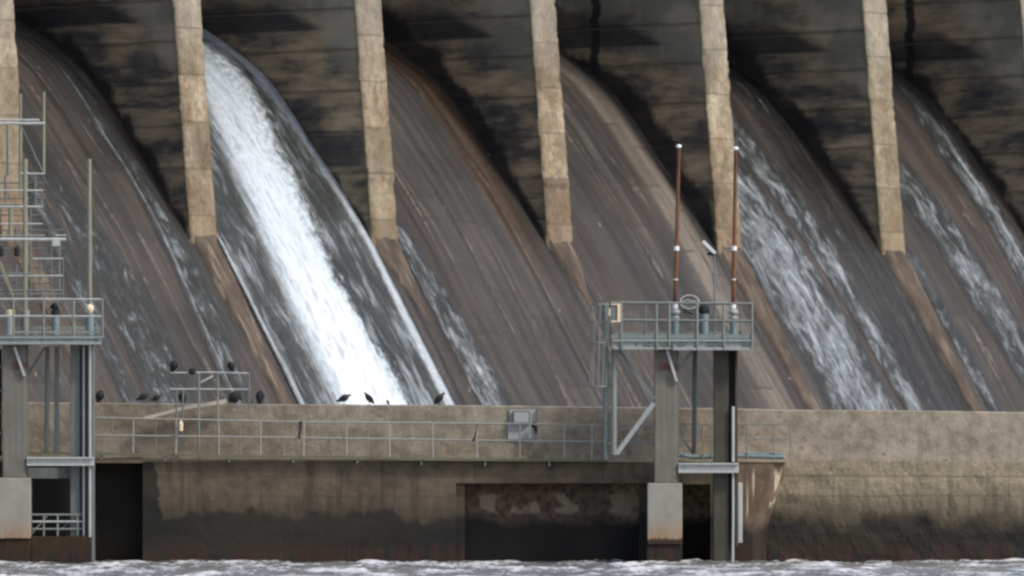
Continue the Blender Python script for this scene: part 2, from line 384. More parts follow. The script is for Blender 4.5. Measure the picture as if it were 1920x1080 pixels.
def mat_film(name, seed, white=(.46, .52, .57), thr=.0, wa=.6):
    m = M(name); uv0 = m.uv(); uv = m.vadd(uv0, (seed*13.1, seed*7.7, 0)); d = m.attr('flow'); core = m.attr('core')
    wv = m.noise(m.sc(uv, (.7, .28, 1)), 1.0, 4)
    uvw = m.vadd(uv, m.comb(m.mul(m.sub(wv, .5), 1.1), m.mul(wv, 1.5)))
    lg = 1.0 if wa > .8 else 2.1
    n1 = m.noise(m.sc(uvw, (1.5, .24*lg, 1)), 1.0, 6, .62, .0 if wa > .8 else .7)
    n2 = m.noise(m.sc(uvw, (4.4, .75*lg, 1)), 1.0, 6, .68, .0 if wa > .8 else .5)
    n3 = m.noise(m.sc(uv, (11, .22, 1)), 1.0, 4, .6)
    n = m.add(m.mul(m.sub(m.add(m.add(m.mul(n1, .50), m.mul(n2, .32)), m.mul(n3, .18)), .5), 1.9), .5)
    foam = m.step(m.add(n, m.mul(d, .30)), .60+thr, 1.02+thr)
    side = m.attr('side'); rag = m.noise(m.sc(uvw, (3.4, 2.1, 1)), 1.0, 7, .74, .4)
    fc = m.step(m.add(core, m.add(m.mul(m.mul(m.sub(rag, .5), 1.9), side), m.mul(m.mul(m.sub(n3, .5), .9), m.sub(1.1, side)))), .20, .82)
    foam = m.math('MAXIMUM', m.mul(foam, m.add(m.mul(n3, .7), .45)), fc)
    foam = m.math('MINIMUM', foam, 1.0)
    wet = m.step(m.add(d, m.mul(m.sub(n1, .5), .5)), .02, .30)
    c = m.mix(m.math('POWER', foam, .8), m.mix(n1, (.022, .025, .024), (.050, .056, .054)), white)
    thick = m.add(core, m.mul(m.sub(m.add(m.mul(n3, .5), m.mul(rag, .5)), .5), 1.9))
    c = m.mix(m.mul(m.step(thick, .60, 1.95), fc), c, (.86, .88, .91))
    m.bump(m.add(m.mul(n2, .6), m.mul(n1, .8)), .6, .15)
    return m.out(c, m.step(foam, 0, .5, .32, .75), alpha=m.math('MAXIMUM', foam, m.mul(wet, wa)), spec=.35)

# ------------------------------------------------------------ dam
TH = math.radians(44); ORG = Vector((px(1030, 502), 502, 0))
PROF = [(-15.5, -6.0), (-13.3, -3.0), (-6.14, 6.85), (-3.0, 11.15), (0, 15.24), (2.81, 18.64), (4.43, 20.36), (6.25, 22.37), (8.5, 24.4), (10.76, 25.74), (12.62, 26.65), (13.87, 27.06), (15.2, 27.35), (17, 27.3), (18.5, 26.6), (19.5, 25)]
def catmull(pts, n):
    out = []
    for i in range(len(pts)-1):
        p0, p1, p2, p3 = (Vector((*pts[max(0, min(len(pts)-1, i+k))], 0)) for k in (-1, 0, 1, 2))
        for j in range(n):
            t = j/n; out.append(.5*((2*p1)+(p2-p0)*t+(2*p0-5*p1+4*p2-p3)*t*t+(3*p1-p0-3*p2+p3)*t**3))
    out.append(Vector((*pts[-1], 0))); return out
CURVE = catmull(PROF, 12)
def resample(c, step):
    out = [(c[0].x, c[0].y, 0.0)]; s = 0; nxt = step
    for a, b in zip(c, c[1:]):
        L = (b-a).length
        while s+L >= nxt:
            p = a.lerp(b, (nxt-s)/L); out.append((p.x, p.y, nxt)); nxt += step
        s += L
    return out
def prof_z(y):
    if y <= CURVE[0].x: return CURVE[0].y
    for a, b in zip(CURVE, CURVE[1:]):
        if y <= b.x: return a.y+(b.y-a.y)*(y-a.x)/max(1e-6, b.x-a.x)
    return CURVE[-1].y

dam = thing('dam', (ORG.x, ORG.y, 0), 'huge concrete spillway dam with tall piers between steep chutes, behind the low wall', 'dam', rotz=TH)
def grid(name, rows, cols, fn, mat, parent, attrs=None, smooth=True, tagkw=None):
    """rows x cols surface; fn(i,j)->(co, (u,v), {attr:value})"""
    me = bpy.data.meshes.new(name); vs = []; uvs = []; av = {k: [] for k in (attrs or [])}
    for i in range(rows):
        for j in range(cols):
            c, uv, at = fn(i, j); vs.append(c); uvs.append(uv)
            for k in av: av[k].append(at[k])
    fs = [(i*cols+j, i*cols+j+1, (i+1)*cols+j+1, (i+1)*cols+j) for i in range(rows-1) for j in range(cols-1)]
    me.from_pydata(vs, [], fs); me.materials.append(mat)
    ul = me.uv_layers.new(name='UVMap')
    for l in me.loops: ul.data[l.index].uv = uvs[l.vertex_index]
    for k, v in av.items():
        a = me.attributes.new(k, 'FLOAT', 'POINT'); a.data.foreach_set('value', v)
    if smooth: me.polygons.foreach_set('use_smooth', [True]*len(fs))
    o = bpy.data.objects.new(name, me); C.objects.link(o)
    if parent: o.parent = parent
    return o

GB = (.066, .056, .047); GR = (.080, .073, .064); BRN = (.06, .03, .016); DK = (.045, .038, .035)
CH = {
 -3: [(0, GB), (.3, GR), (.6, GB), (.8, DK), (1, DK)],
 -2: [(0, DK), (.5, DK), (1, DK)],
 -1: [(0, GB), (.22, (.07, .048, .038)), (.34, GR), (.6, (.082, .074, .070)), (.75, (.115, .104, .098)), (.80, (.085, .048, .026)), (.9, (.075, .041, .021)), (1, (.022, .017, .012))],
 0: [(0, GB), (.12, (.10, .074, .058)), (.2, GR), (.45, DK), (.52, GR), (.66, (.07, .06, .055)), (.78, (.21, .18, .15)), (.93, (.27, .235, .19)), (.97, DK), (1, (.03, .025, .025))],
 1: [(0, GR), (.2, GB), (.52, GB), (.62, (.035, .031, .028)), (.85, (.022, .021, .020)), (1, (.016, .016, .015))],
 2: [(0, GR), (.3, GB), (.65, (.085, .06, .05)), (.8, DK), (1, DK)],
 -4: [(0, GB), (1, GB)], 3: [(0, GB), (1, GB)],
}
LOW = {-1: [(0, GB), (.22, (.075, .058, .05)), (.36, GR), (.6, GB), (.75, GR), (.9, (.072, .060, .052)), (1, GB)]}
ROWS = resample(CURVE, .3)
S0 = min(ROWS, key=lambda r: abs(r[1]-15.24))[2]
for k in range(-4, 3):                                    # bay k lies between pier k and pier k+1
    x0, x1 = k*SP+PW/2-.002, (k+1)*SP+PW/2; nc = 44
    def fn(i, j, x0=x0, x1=x1, nc=nc, k=k):
        y, z, s = ROWS[i]; t = j/(nc-1); x = x0+(x1-x0)*t
        h = .05*fbm(x*1.1+k*9, s*.06)+.02*fbm(x*3, s*.4+5)
        y0, z0, _ = ROWS[max(0, i-1)]; y2, z2, _ = ROWS[min(len(ROWS)-1, i+1)]
        d = Vector((y2-y0, z2-z0)).normalized()
        return (x, y-d.y*h, z+d.x*h), ((x-k*SP-PW), s), {}
    o = grid('spillway_chute', len(ROWS), nc, fn, mat_chute('chute_concrete_%d' % (k+5), CH[k], k+5, .6 if k in (-2, 1) else 0.0, low=LOW.get(k), s0=S0), dam)
    lab = {-1: 'dry grey chute with a broad rust brown band', 0: 'dry chute with a pale tan band down its right side'}.get(k)
    if lab: o['label'] = lab

# piers: nose grid + side walls in one mesh each, with a sloping foot below
for k in range(-4, 4):
    x0 = k*SP; zs = [11+.14*i for i in range(150)]+[34, 40]
    me_v = []; faces = []; mats = []; hug = []
    nx = 14
    def yf(z): return .105*max(0, z-15.24)-.02
    for i, z in enumerate(zs):
        for j in range(nx):
            t = j/(nx-1); x = x0+PW*t
            ed = min(t, 1-t)*PW
            y = yf(z)+(.10*(1-ed/.12) if ed < .12 else 0)
            n = fbm(x*1.2, z*1.1, k*3.0); y += .022*n+.02*fbm(x*5, z*5)
            chip = fbm(x0*.7+t*2, z*.8, 7.0)
            if ed < .2 and chip > .25: y += .09*min(1, (chip-.25)*4)
            if 18.6 < z < 19.4 and k in (-1, 0): y -= .06+.05*n
            xx = x+(.008*fbm(z*.8, x0, 3)+.014*fbm(z*5, x0)) * (1 if ed < .15 else 0)
            me_v.append((xx, y, z)); hug.append(9)
    NR = len(zs)
    for i in range(NR-1):
        for j in range(nx-1):
            faces.append((i*nx+j, i*nx+j+1, (i+1)*nx+j+1, (i+1)*nx+j)); mats.append(0)
    ys = [.35+i*.55 for i in range(40)]; zz = [zs[i] for i in range(0, NR, 3)]+[40]; idx = list(range(0, NR, 3))+[NR-1]
    for side, (jj, sx) in enumerate(((0, 0), (nx-1, PW))):
        base = len(me_v); ncol = len(ys)
        for r, i in enumerate(idx):
            z = zs[i]
            for y in ys:
                yy = yf(z)+y; me_v.append((x0+sx+.012*fbm(yy*.5, z*1.5, k), yy, z)); hug.append(z-prof_z(yy))
        # stitch the nose edge to the first side column
        for r in range(len(idx)-1):
            a = [idx[r]+q for q in range(idx[r+1]-idx[r]+1)]
            strip = [q*nx+jj for q in a]
            faces.append(tuple(strip+[base+(r+1)*ncol, base+r*ncol])); mats.append(1)
            for c in range(ncol-1):
                faces.append((base+r*ncol+c, base+r*ncol+c+1, base+(r+1)*ncol+c+1, base+(r+1)*ncol+c)); mats.append(1)
    me = bpy.data.meshes.new('pier'); me.from_pydata(me_v, [], faces)
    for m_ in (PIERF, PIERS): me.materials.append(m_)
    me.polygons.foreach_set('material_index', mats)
    for p in me.polygons: p.use_smooth = (p.material_index == 0)
    at = me.attributes.new('hug', 'FLOAT', 'POINT'); at.data.foreach_set('value', hug)
    bm = bmesh.new(); bm.from_mesh(me)
    bmesh.ops.contextual_create(bm, geom=[e for e in bm.edges if e.is_boundary and all(v.co.z > 39.9 for v in e.verts)])
    bmesh.ops.recalc_face_normals(bm, faces=bm.faces); bm.to_mesh(me); bm.free()
    po = bpy.data.objects.new('pier', me); C.objects.link(po); po.parent = dam
    # foot: low worn ridge running on down the chute under the nose
    endz = {-1: 11.0, 0: 12.0}.get(k, -1.0)
    ft = [r for r in ROWS if r[1] < 15.9 and r[1] > endz]
    n2 = 10
    def ffn(i, j, ft=ft, x0=x0, k=k, endz=endz):
        y, z, s = ft[i]; t = j/(n2-1); taper = .9-.38*sstep(15, 7, z) if endz < 0 else max(.12, 1-.9*sstep(15.4, endz, z))
        w = PW*taper*(1+.10*fbm(s*.9, k, t))
        xc = x0+PW/2 if k != -1 else x0+PW*.5+.3*(1-taper)
        h = (.26*taper*(1 if .05 < t < .95 else 0)+.05*fbm(s*1.3, t*3, k))-(.12 if t in (0, 1) else 0)
        d = Vector((.59, .807))
        return (xc+(t-.5)*w, y-d.y*h, z+d.x*h), (t, s), {}
    if len(ft) > 2: grid('pier_foot', len(ft), n2, ffn, None or bpy.data.materials.get('pier_foot_concrete') or (lambda: (lambda m: m.out(
        (lambda o, n1, n2_: m.mix(m.mul(m.step(n2_, .55, .68), .6), m.ramp(n1, [(.3, (.042, .033, .028)), (.5, (.078, .060, .047)), (.7, (.14, .11, .085))]), (.26, .21, .155)))
        (m.obj(), m.noise(m.sc(m.obj(), (2, .5, .5)), 1.0, 6, .65), m.noise(m.sc(m.obj(), (4, .35, .35)), 1.0, 5, .6)), .85))(M('pier_foot_concrete')))(), po)

# crest gates, far up between the piers
gm = mat_steel('gate_steel', (.10, .10, .085), .8)
for k in range(-4, 3):
    bm = B(); box(bm, (k*SP+PW-.05, 15.6, 26.8), ((k+1)*SP+.05, 15.9, 35))
    for q in range(5): box(bm, (k*SP+PW, 15.3, 27.4+q*1.6), ((k+1)*SP, 15.6, 27.6+q*1.6))
    build('crest_gate', bm, gm, dam, local=True)
# roadway beams carried by the piers, above the picture
bm = B(); box(bm, (-4*SP, 15, 40), (4*SP, 24, 41.5)); build('roadway', bm, mat_simple('roadway_concrete', (.25, .23, .2)), dam, local=True)

# ------------------------------------------------------------ water running down the chutes
def zpy(py): return 4.36+(860-py)*502/18000
# bands: list of [ (z, centre a, halfwidth, strength) ... ] ascending in z ; core likewise
def band(*rows): return [(zpy(r[0]),)+tuple(r[1:]) for r in sorted(rows, key=lambda r: -r[0])]
FLOWS = {
 -3: dict(flow=[band((800, .80, .05, .7), (600, .86, .085, .75), (430, .88, .06, .6), (250, .86, .05, .45), (100, .90, .05, .3)),
                band((800, .36, .16, .5), (600, .40, .15, .6), (450, .32, .14, .55), (300, .25, .10, .35), (200, .2, .1, 0)),
                band((800, .12, .03, .5), (500, .16, .05, .65), (300, .2, .04, .3), (200, .2, .04, 0))],
          line=[band((800, .77, .007, .5), (430, .845, .008, .55), (270, .84, .008, .5), (100, .86, .007, .3))], core=[], h=.02),
 -2: dict(flow=[band((800, .5, .9, .55), (60, .6, .9, .35)), band((800, .80, .10, .75), (450, .84, .10, .3), (250, .8, .12, .2))],
          line=[band((800, .965, .034, .72), (600, .965, .028, .66), (470, .975, .024, .6), (300, .965, .03, .48), (150, .95, .045, .48), (60, .94, .06, .45)),
                band((800, .02, .012, .55), (470, .012, .010, .55), (380, 0, .01, 0))],
          core=[band((800, .45, .205, 1.35), (740, .45, .205, 1.3), (600, .44, .185, 1.15), (462, .46, .17, .95), (330, .54, .19, .80), (220, .63, .19, .68), (120, .69, .18, .52), (60, .74, .15, .3))], h=.5),
 -1: dict(flow=[band((800, .10, .11, .85), (600, .07, .075, .8), (470, .05, .055, .75), (380, .03, .03, .6), (330, .02, .02, 0))], line=[], core=[], h=.02),
 0: dict(flow=[band((800, .03, .012, .2), (470, .02, .01, 0))], line=[], core=[], h=.0),
 1: dict(flow=[band((800, .30, .20, .85), (600, .27, .19, .95), (480, .22, .20, .95), (330, .22, .18, .7), (220, .3, .1, .35), (150, .3, .1, 0)),
               band((800, .64, .06, .9), (600, .62, .07, .75), (480, .58, .10, .7), (330, .50, .12, .65), (220, .48, .10, .4), (150, .5, .1, 0)),
               band((800, .8, .12, .3), (480, .82, .12, .4), (300, .8, .1, .2))],
         line=[], core=[], h=.05),
 2: dict(flow=[band((800, .03, .05, .8), (600, .05, .06, .8), (480, .03, .04, .7), (440, .02, .02, 0)),
               band((800, .50, .09, .8), (600, .47, .12, .8), (480, .42, .13, .75), (330, .34, .12, .65), (230, .30, .10, .35), (180, .3, .1, 0)),
               band((800, .85, .08, .8), (480, .82, .08, .85), (300, .84, .07, .75), (180, .86, .07, .55), (120, .9, .05, .3))],
         line=[band((800, .84, .012, .6), (300, .86, .012, .6), (180, .87, .01, .3))], core=[], h=.03),
}
GAPS = {1: [band((800, .545, .028, 1), (600, .52, .028, 1), (480, .475, .026, 1), (330, .43, .03, .9), (220, .36, .03, .8)), band((800, .86, .12, .9), (480, .84, .13, .8), (200, .8, .2, .6))],
        2: [band((800, .17, .09, 1), (480, .15, .10, 1), (250, .1, .1, 1)), band((800, .68, .08, 1), (480, .64, .09, 1), (250, .6, .12, 1))],
        -3: [band((800, .66, .09, 1), (480, .70, .11, 1), (200, .6, .2, 1)), band((800, .215, .03, 1), (480, .24, .03, 1))]}
def bsum(lst, a, z):
    v = 0
    for b in lst:
        c, w, s = lerp_tab(b, z); q = (a-c)/max(w, 1e-4)
        if abs(q) < 3: v = max(v, s*math.exp(-q*q*q*q*.6) if True else 0)
    return v
WR = resample(CURVE, .16)
for k, fl in FLOWS.items():
    big = k == -2
    x0, x1 = k*SP+PW+.01, (k+1)*SP-.01; nc = 170 if big else 90
    rows = [r for r in WR if r[1] > 2.0 and r[0] < 14.5]
    def wf(i, j, rows=rows, x0=x0, x1=x1, nc=nc, fl=fl, k=k, big=big):
        y, z, s = rows[i]; a = j/(nc-1); x = x0+(x1-x0)*a
        aw = a+.012*fbm(s*.35, a*2, k)
        fr = (.035*fbm(x*.9, s*.35, k+4, 5)+.02*fbm(x*2.7, s*.8, k, 3))*(1 if a > lerp_tab(fl['core'][0], z)[0] else .35) if big else 0
        f = bsum(fl['flow'], aw, z); l = bsum(fl['line'], a+.003*fbm(s*.8, k), z); c = bsum(fl['core'], a+fr, z)
        core = max(l, c); gp = bsum(GAPS.get(k, []), a+.006*fbm(s*.3, k), z); f *= 1-gp
        h = .05+.03*f*(1+fbm(x*2, s*.5, k))+fl['h']*(c*(.55+.35*fbm(x*1.6, s*.30, 2, 5)+.18*fbm(x*5, s*1.2, 8, 3)) if big else .5*f*max(0, .4+fbm(x*2, s*.7, 2, 5)))+.10*l
        y0, z0, _ = rows[max(0, i-1)]; y2, z2, _ = rows[min(len(rows)-1, i+1)]
        d = Vector((y2-y0, z2-z0)).normalized()
        return (x, y-d.y*h, z+d.x*h), (x-x0, s), dict(flow=f, core=core, side=(.25+.75*sstep(0, .12, a-lerp_tab(fl['core'][0], z)[0]) if big and c > l else .35))
    o = grid('spillway_water', len(rows), nc, wf, mat_film('flowing_water_%d' % (k+5), k+5, thr={-3: .07, 2: .03, 0: .1, 1: -.02}.get(k, .02), wa=.9 if big else .6), None, ['flow', 'core', 'side'])
    o.location = dam.location; o.rotation_euler = dam.rotation_euler
    tag(o, kind='structure')

# ------------------------------------------------------------ river
def mat_river():
    m = M('river_water'); o = m.obj(); xyz = m.sep(o)
    n1 = m.noise(m.sc(o, (.45, .10, 1)), 1.0, 6, .6, .3); n2 = m.noise(m.sc(o, (3.5, .9, 1)), 1.0, 5, .65)
    f = m.step(m.add(m.add(m.mul(n1, .7), m.mul(n2, .3)), m.mul(xyz[2], .8)), .45, .62)
    c = m.mix(f, (.20, .20, .195), (.66, .66, .67))
    c = m.mix(m.mul(m.step(n2, .52, .40), .3), c, (.10, .10, .08))
    m.bump(m.add(n1, n2), .6, .12)
    return m.out(c, m.step(f, 0, 1, .2, .7), spec=.5)
RIVER = mat_river()
def rv(i, j):
    x = -42+j*.16; y = 340+i*.35; edge = sstep(340, 350, y)
    rid = (1-abs(fbm(x*.22, y*.12, 3, 4)))**2
    ch = .14*fbm(x*.35, y*.16, 1, 4)+.11*rid+.05*fbm(x*1.6, y*.8, 5, 4)+.05*(1-abs(fbm(x*.9, y*.4, 9, 3)))**2
    return (x, y, -.06+(ch*.85-.06)*edge), (x, y), {}
o = grid('river_water', 208, 526, rv, RIVER, None); tag(o, kind='structure')
bm = B(); vs = [bm.verts.new(p) for p in ((-3000, -500, -.45), (3000, -500, -.45), (3000, 3000, -.45), (-3000, 3000, -.45))]; bm.faces.new(vs)
tag(build('water', bm, RIVER), kind='structure')

# ------------------------------------------------------------ training wall in front of the dam
DW, DB = 411.0, 409.2                                     # plane of the upper wall, plane of the block below the walkway
wall = thing('concrete_wall', (0, DW, 0), 'long low concrete wall across the water, black with algae at its foot', 'wall')
def strip(bm, pts_top, pts_bot, D, th, nz=2, nx=None, amp=.02, seed=0, cham=0.0):
    """gently uneven wall face with top edge through pts_top (picture rows), closed by top, back and ends"""
    def yy(pts, x):
        return lerp_tab([(p[0], p[1]) for p in pts], x)[0]
    xa, xb = pts_top[0][0], pts_top[-1][0]; nx = nx or int((xb-xa)/8); F0 = []
    for r in range(nz+1):
        row = []
        for c in range(nx+1):
            x = xa+(xb-xa)*c/nx; t = r/nz if not (cham and r == 1) else .022; y = yy(pts_top, x)*(1-t)+yy(pts_bot, x)*t
            p = P(x, y, D); e = amp*fbm(p.x*.9, p.z*1.2, seed)
            if r == 0: p.z += .012*fbm(p.x*2.5, seed)
            row.append(bm.verts.new((p.x, D+e+(cham if r == 0 else 0), p.z)))
        F0.append(row)
    for A, Bq in zip(F0, F0[1:]):
        for c in range(nx): bm.faces.new((A[c], Bq[c], Bq[c+1], A[c+1]))
    bk = [[bm.verts.new((v.co.x, D+th, v.co.z)) for v in row] for row in (F0[0], F0[-1])]
    for c in range(nx):
        bm.faces.new((F0[0][c], F0[0][c+1], bk[0][c+1], bk[0][c])); bm.faces.new((bk[0][c], bk[0][c+1], bk[1][c+1], bk[1][c]))
    bm.faces.new([r[0] for r in F0]+[bk[1][0], bk[0][0]]); bm.faces.new([r[-1] for r in F0][::-1]+[bk[0][-1], bk[1][-1]])
TOPL = [(-600, 752), (0, 754), (180, 755), (440, 757), (850, 759.5), (1100, 762), (1400, 766), (1475, 768), (1700, 769.5), (1920, 772.5), (2500, 776)]
MIDL = [(-600, 862), (1475, 862), (1700, 865), (1920, 867.5), (2500, 872)]
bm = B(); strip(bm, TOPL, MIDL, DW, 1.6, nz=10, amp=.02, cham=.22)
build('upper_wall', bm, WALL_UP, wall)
bm = B(); strip(bm, [(1380, 862.3), (1475, 862.3), (1700, 865.3), (1920, 867.8), (2500, 872.3)], [(1380, 1080), (2500, 1080)], DW-.06, 1.7, nz=16, amp=.05, seed=4)
build('lower_wall', bm, WALL_RIGHT, wall)
# block below the walkway, with two recesses
bm = B()
def bseg(x0, x1, y0, y1, th=1.86, D=DB): strip(bm, [(x0, y0), (x1, y0)], [(x0, y1), (x1, y1)], D, th, nz=max(2, int((y1-y0)/12)), nx=max(2, int((x1-x0)/10)), amp=.012, seed=2)
bseg(268, 855, 866, 1090); bseg(855, 1215, 866, 906); bseg(1215, 1280, 866, 1090); bseg(1280, 1332, 866, 908); bseg(1332, 1384, 866, 1090)
bseg(-600, 178, 866, 1090)
build('lower_block', bm, BLOCK, wall)
bm = B(); pbox(bm, 850, 899, 1220, 1090, DB+1.1, .5); build('recess_back', bm, RECESS, wall)
bm = B(); pbox(bm, 1276, 899, 1336, 1090, DB+1.5, .3); build('recess_back', bm, RECESS, wall)
bm = B(); pbox(bm, 853, 907, 871, 1090, DB+.3, .5, .02); pbox(bm, 1198, 907, 1213, 1090, DB+.5, .5, .02); build('recess_post', bm, BLOCK, wall)
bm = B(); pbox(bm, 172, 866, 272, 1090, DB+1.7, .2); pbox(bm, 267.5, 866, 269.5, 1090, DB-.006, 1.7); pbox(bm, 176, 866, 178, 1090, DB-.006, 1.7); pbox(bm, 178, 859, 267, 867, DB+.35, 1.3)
build('bay_lining', bm, ALGAE_DARK, wall)
# slanted rounded end of the block
bm = B(); nz = 16; ring = []
for i in range(nz+1):
    y = 866+(1090-866)*i/nz; xr = 1474-34*sstep(866, 1010, y)-4*(i/nz)
    ring.append([bm.verts.new(P(1384, y, DB-.004)), bm.verts.new(P(xr-26, y, DB-.004)), bm.verts.new(P(xr-9, y, DB+.25)), bm.verts.new(P(xr-1, y, DB+.8)), bm.verts.new(P(xr, y, DB+1.8))])
for a, b in zip(ring, ring[1:]):
    for q in range(4): bm.faces.new((a[q], b[q], b[q+1], a[q+1]))
bm.faces.new([ring[0][q] for q in range(5)]+[bm.verts.new(P(1384, 866, DB+1.8))])
build('block_end', bm, BLOCK_END, wall)
# ledge slab on top of the block
DECK = [(-600, 848), (178, 848), (440, 853.5), (700, 856), (750, 858.5), (1140, 861.5)]
bm = B(); strip(bm, [(1140, 861.5), (1475, 861.5)], [(1140, 866.5), (1475, 866.5)], DB-.05, 1.83, nz=1, amp=.01, seed=5)
strip(bm, [(-600, 858), (1139.8, 863)], [(-600, 868), (1139.8, 868)], DB+.05, 1.73, nz=1, amp=.01, seed=6)
build('ledge', bm, LEDGE, wall)

# walkway in front of the wall
WM = mat_steel('walkway_grating', (.13, .135, .085), .9)
walk = thing('walkway', P(650, 862, DB-.2), 'narrow metal walkway strip running along the wall ledge', 'walkway')
bm = B(); strip(bm, DECK, [(x, y+4.5) for x, y in DECK], DB-.35, .75, nz=1, amp=.015, seed=3); build('deck', bm, WM, walk)
bm = B()
for x in range(190, 1140, 120):
    y = lerp_tab(DECK, x)[0]; pbox(bm, x-2, y+4.6, x+2, y+13, DB-.3, .35)
BRK = bm

def handrail(name, label, tops, mids, foots, posts, D, r, mat, pr=None, end=False):
    t = thing(name, P(posts[0], foots(posts[0]), D), label, 'handrail', 'handrails along the wall')
    for rr in (tops, mids):
        bm = B(); tube(bm, [P(x, y, D)+Vector((0, 0, .012*fbm(x*.02, D))) for x, y in rr], r, 6); build('rail', bm, mat, t)
    for x in posts:
        bm = B(); tube(bm, [P(x, lerp_tab(tops, x)[0], D), P(x+random.uniform(-1, 1), foots(x), D)], pr or r, 6); build('post', bm, mat, t)
    return t
random.seed(4)
top = [(178, 783), (560, 790.5), (1000, 795), (1155, 797.5), (1226, 798)]; mid = [(178, 816), (560, 820), (1000, 827), (1155, 828), (1226, 828)]
dk = lambda x: lerp_tab(DECK, x)[0]
handrail('handrail', 'front galvanised handrail of the walkway, from left tower to right tower', top, mid, dk,
         [250, 330, 410, 489, 570, 650, 730, 811, 894, 975, 1058, 1110, 1157, 1197], DB-.3, .036, RAILC)
handrail('handrail', 'rear darker handrail right against the wall, behind the front walkway rail', [(x, y+1) for x, y in top], [(x, y+1) for x, y in mid], lambda x: dk(x)-1,
         [212, 291, 371, 451, 531, 611, 691, 770, 852, 930, 1011, 1088], DB+.9, .024, STEEL)
handrail('handrail', 'short handrail ending beyond the right tower, on the ledge', [(1275, 795), (1483, 795)], [(1275, 826), (1483, 822)], lambda x: 861,
         [1283, 1318, 1334, 1402, 1452, 1482], DB+.2, .032, STEEL)
bm = B(); tube(bm, [P(1275, 853, DB+.2), P(1300, 857, DB+.3), P(1390, 855, DB+.3), P(1470, 857, DB+.25)], .10, 8); tube(bm, [P(1395, 850, DB+.35), P(1466, 851, DB+.35)], .05, 8)
tag(build('pipe', bm, BLUEG, org=P(1370, 858, DB+.3)), 'blue grey pipe lying on the ledge right of the tower', 'pipe')

# wall cabinet with its cable
cab = thing('wall_cabinet', P(978, 824, DW-.2), 'grey electrical cabinet fixed to the wall above the walkway rail', 'cabinet')
bm = B(); pbox(bm, 952, 796, 1003, 824, DW-.10, .06, .01); pbox(bm, 955, 768, 1004, 797, DW-.10, .06, .01); build('back_plate', bm, CABINET, cab)
bm = B(); pbox(bm, 961, 770, 994, 794, DW-.32, .2, .02); build('box', bm, STEEL_D, cab)
bm = B(); pbox(bm, 964, 773, 991, 792, DW-.34, .02); build('door', bm, CABINET, cab)
bm = B(); tube(bm, [P(1007, 768, DW-.2), P(1006, 795, DW-.2), P(1005, 826, DW-.2)], .04, 8); build('conduit', bm, STEEL_D, cab)
bm = B(); tube(bm, [P(996, 797, DW-.4), P(1001, 796, DW-.4), P(1004, 801, DW-.4), P(1006, 814, DW-.35)], [.09, .13, .09, .02], 8); build('plug', bm, BLACK, cab)
for x, l in ((564, 'dark rag tied over the walkway handrail, left of the birds'), (895, 'black strap hanging on the walkway handrail left of the wall cabinet')):
    bm = B(); tube(bm, [P(x, 790 if x < 600 else 795, DB-.36), P(x-1.5, 806, DB-.40), P(x-3 if x < 600 else x-4, 818, DB-.38), P(x-2 if x < 600 else x-8, 823 if x < 600 else 828, DB-.37)], [.06, .05, .05, .04] if x < 600 else [.02, .02, .03, .06], 7)
    tag(build('strap', bm, BLACK, org=P(x, 823, DB-.36)), l, 'strap')

# ------------------------------------------------------------ raised landing frame on the wall with a plank and a float
fr = thing('guard_frame', P(410, 757, DB+.4), 'raised guard rail frame standing above the wall, with birds on its top rail', 'guard rail')
for pts in ([(320, 699), (400, 698), (467, 700)], [(318, 729.5), (467, 730)]):
    bm = B(); tube(bm, [P(x, y, DB+.4) for x, y in pts], .035, 6); build('rail', bm, STEEL_L, fr)
for x, y1, m_ in ((331, 858, STEEL_D), (373, 858, STEEL), (408.5, 858, STEEL), (467, 768, STEEL_D), (343, 790, STEEL_D)):
    bm = B(); tube(bm, [P(x, 699 if x > 345 else 730, DB+.4), P(x, y1, DB+.4)], .045, 6); build('post', bm, m_, fr)
bm = B(); bar(bm, P(376, 717, DB+.4), P(399, 705, DB+.4), .07, .05); build('brace', bm, STEEL_L, fr)
bm = B(); bar(bm, P(270, 785, DB+1.3), P(345, 765, DB+1.3), .14, .3); bar(bm, P(345, 765, DB+1.3), P(424, 752, DB+1.3), .16, .3)
tag(build('gangplank', bm, mat_simple('pale_timber', (.50, .46, .40), .8), org=P(345, 785, DB+1.3)), 'pale sloping gangplank leading up to the top of the wall', 'plank')
bm = B(); lathe(bm, P(339, 809, DB-.5), [(.02, 0), (.09, .03), (.10, .36), (.05, .42), (.01, .5)], 10)
tag(build('float', bm, CREAM, org=P(339, 809, DB-.5)), 'pale cylindrical float hanging by the walkway rail under a bird', 'float')

# ------------------------------------------------------------ right tower
DT = 406.5
tw = thing('gauge_tower', P(1300, 1052, DT), 'steel platform tower on two columns, right of centre, carrying two brown antennas', 'tower')
def pieces(bm):
    seen = set(); out = []
    bm.verts.ensure_lookup_table()
    for v in bm.verts:
        if v in seen: continue
        st = [v]; comp = []; seen.add(v)
        while st:
            q = st.pop(); comp.append(q)
            for e in q.link_edges:
                w = e.other_vert(q)
                if w not in seen: seen.add(w); st.append(w)
        out.append(comp)
    res = []
    for comp in out:
        nb = bmesh.new(); mp = {v: nb.verts.new(v.co) for v in comp}; done = set()
        for v in comp:
            for f in v.link_faces:
                if f not in done: done.add(f); nb.faces.new([mp[w] for w in f.verts])
        res.append(nb)
    bm.free(); return res
LOOSE = {'toe_board', 'splice_plate', 'bracket', 'guard_rail', 'platform_beam', 'mast_rail', 'brace', 'pipe'}
def part_of(root, name, mat, fn, lab=None, smooth=False):
    bm = B(); fn(bm)
    for b in (pieces(bm) if name in LOOSE else [bm]):
        o = build(name, b, mat, root, smooth=smooth)
        if lab: o['label'] = lab
    return o
def tpart(*a, **k): return part_of(tw, *a, **k)
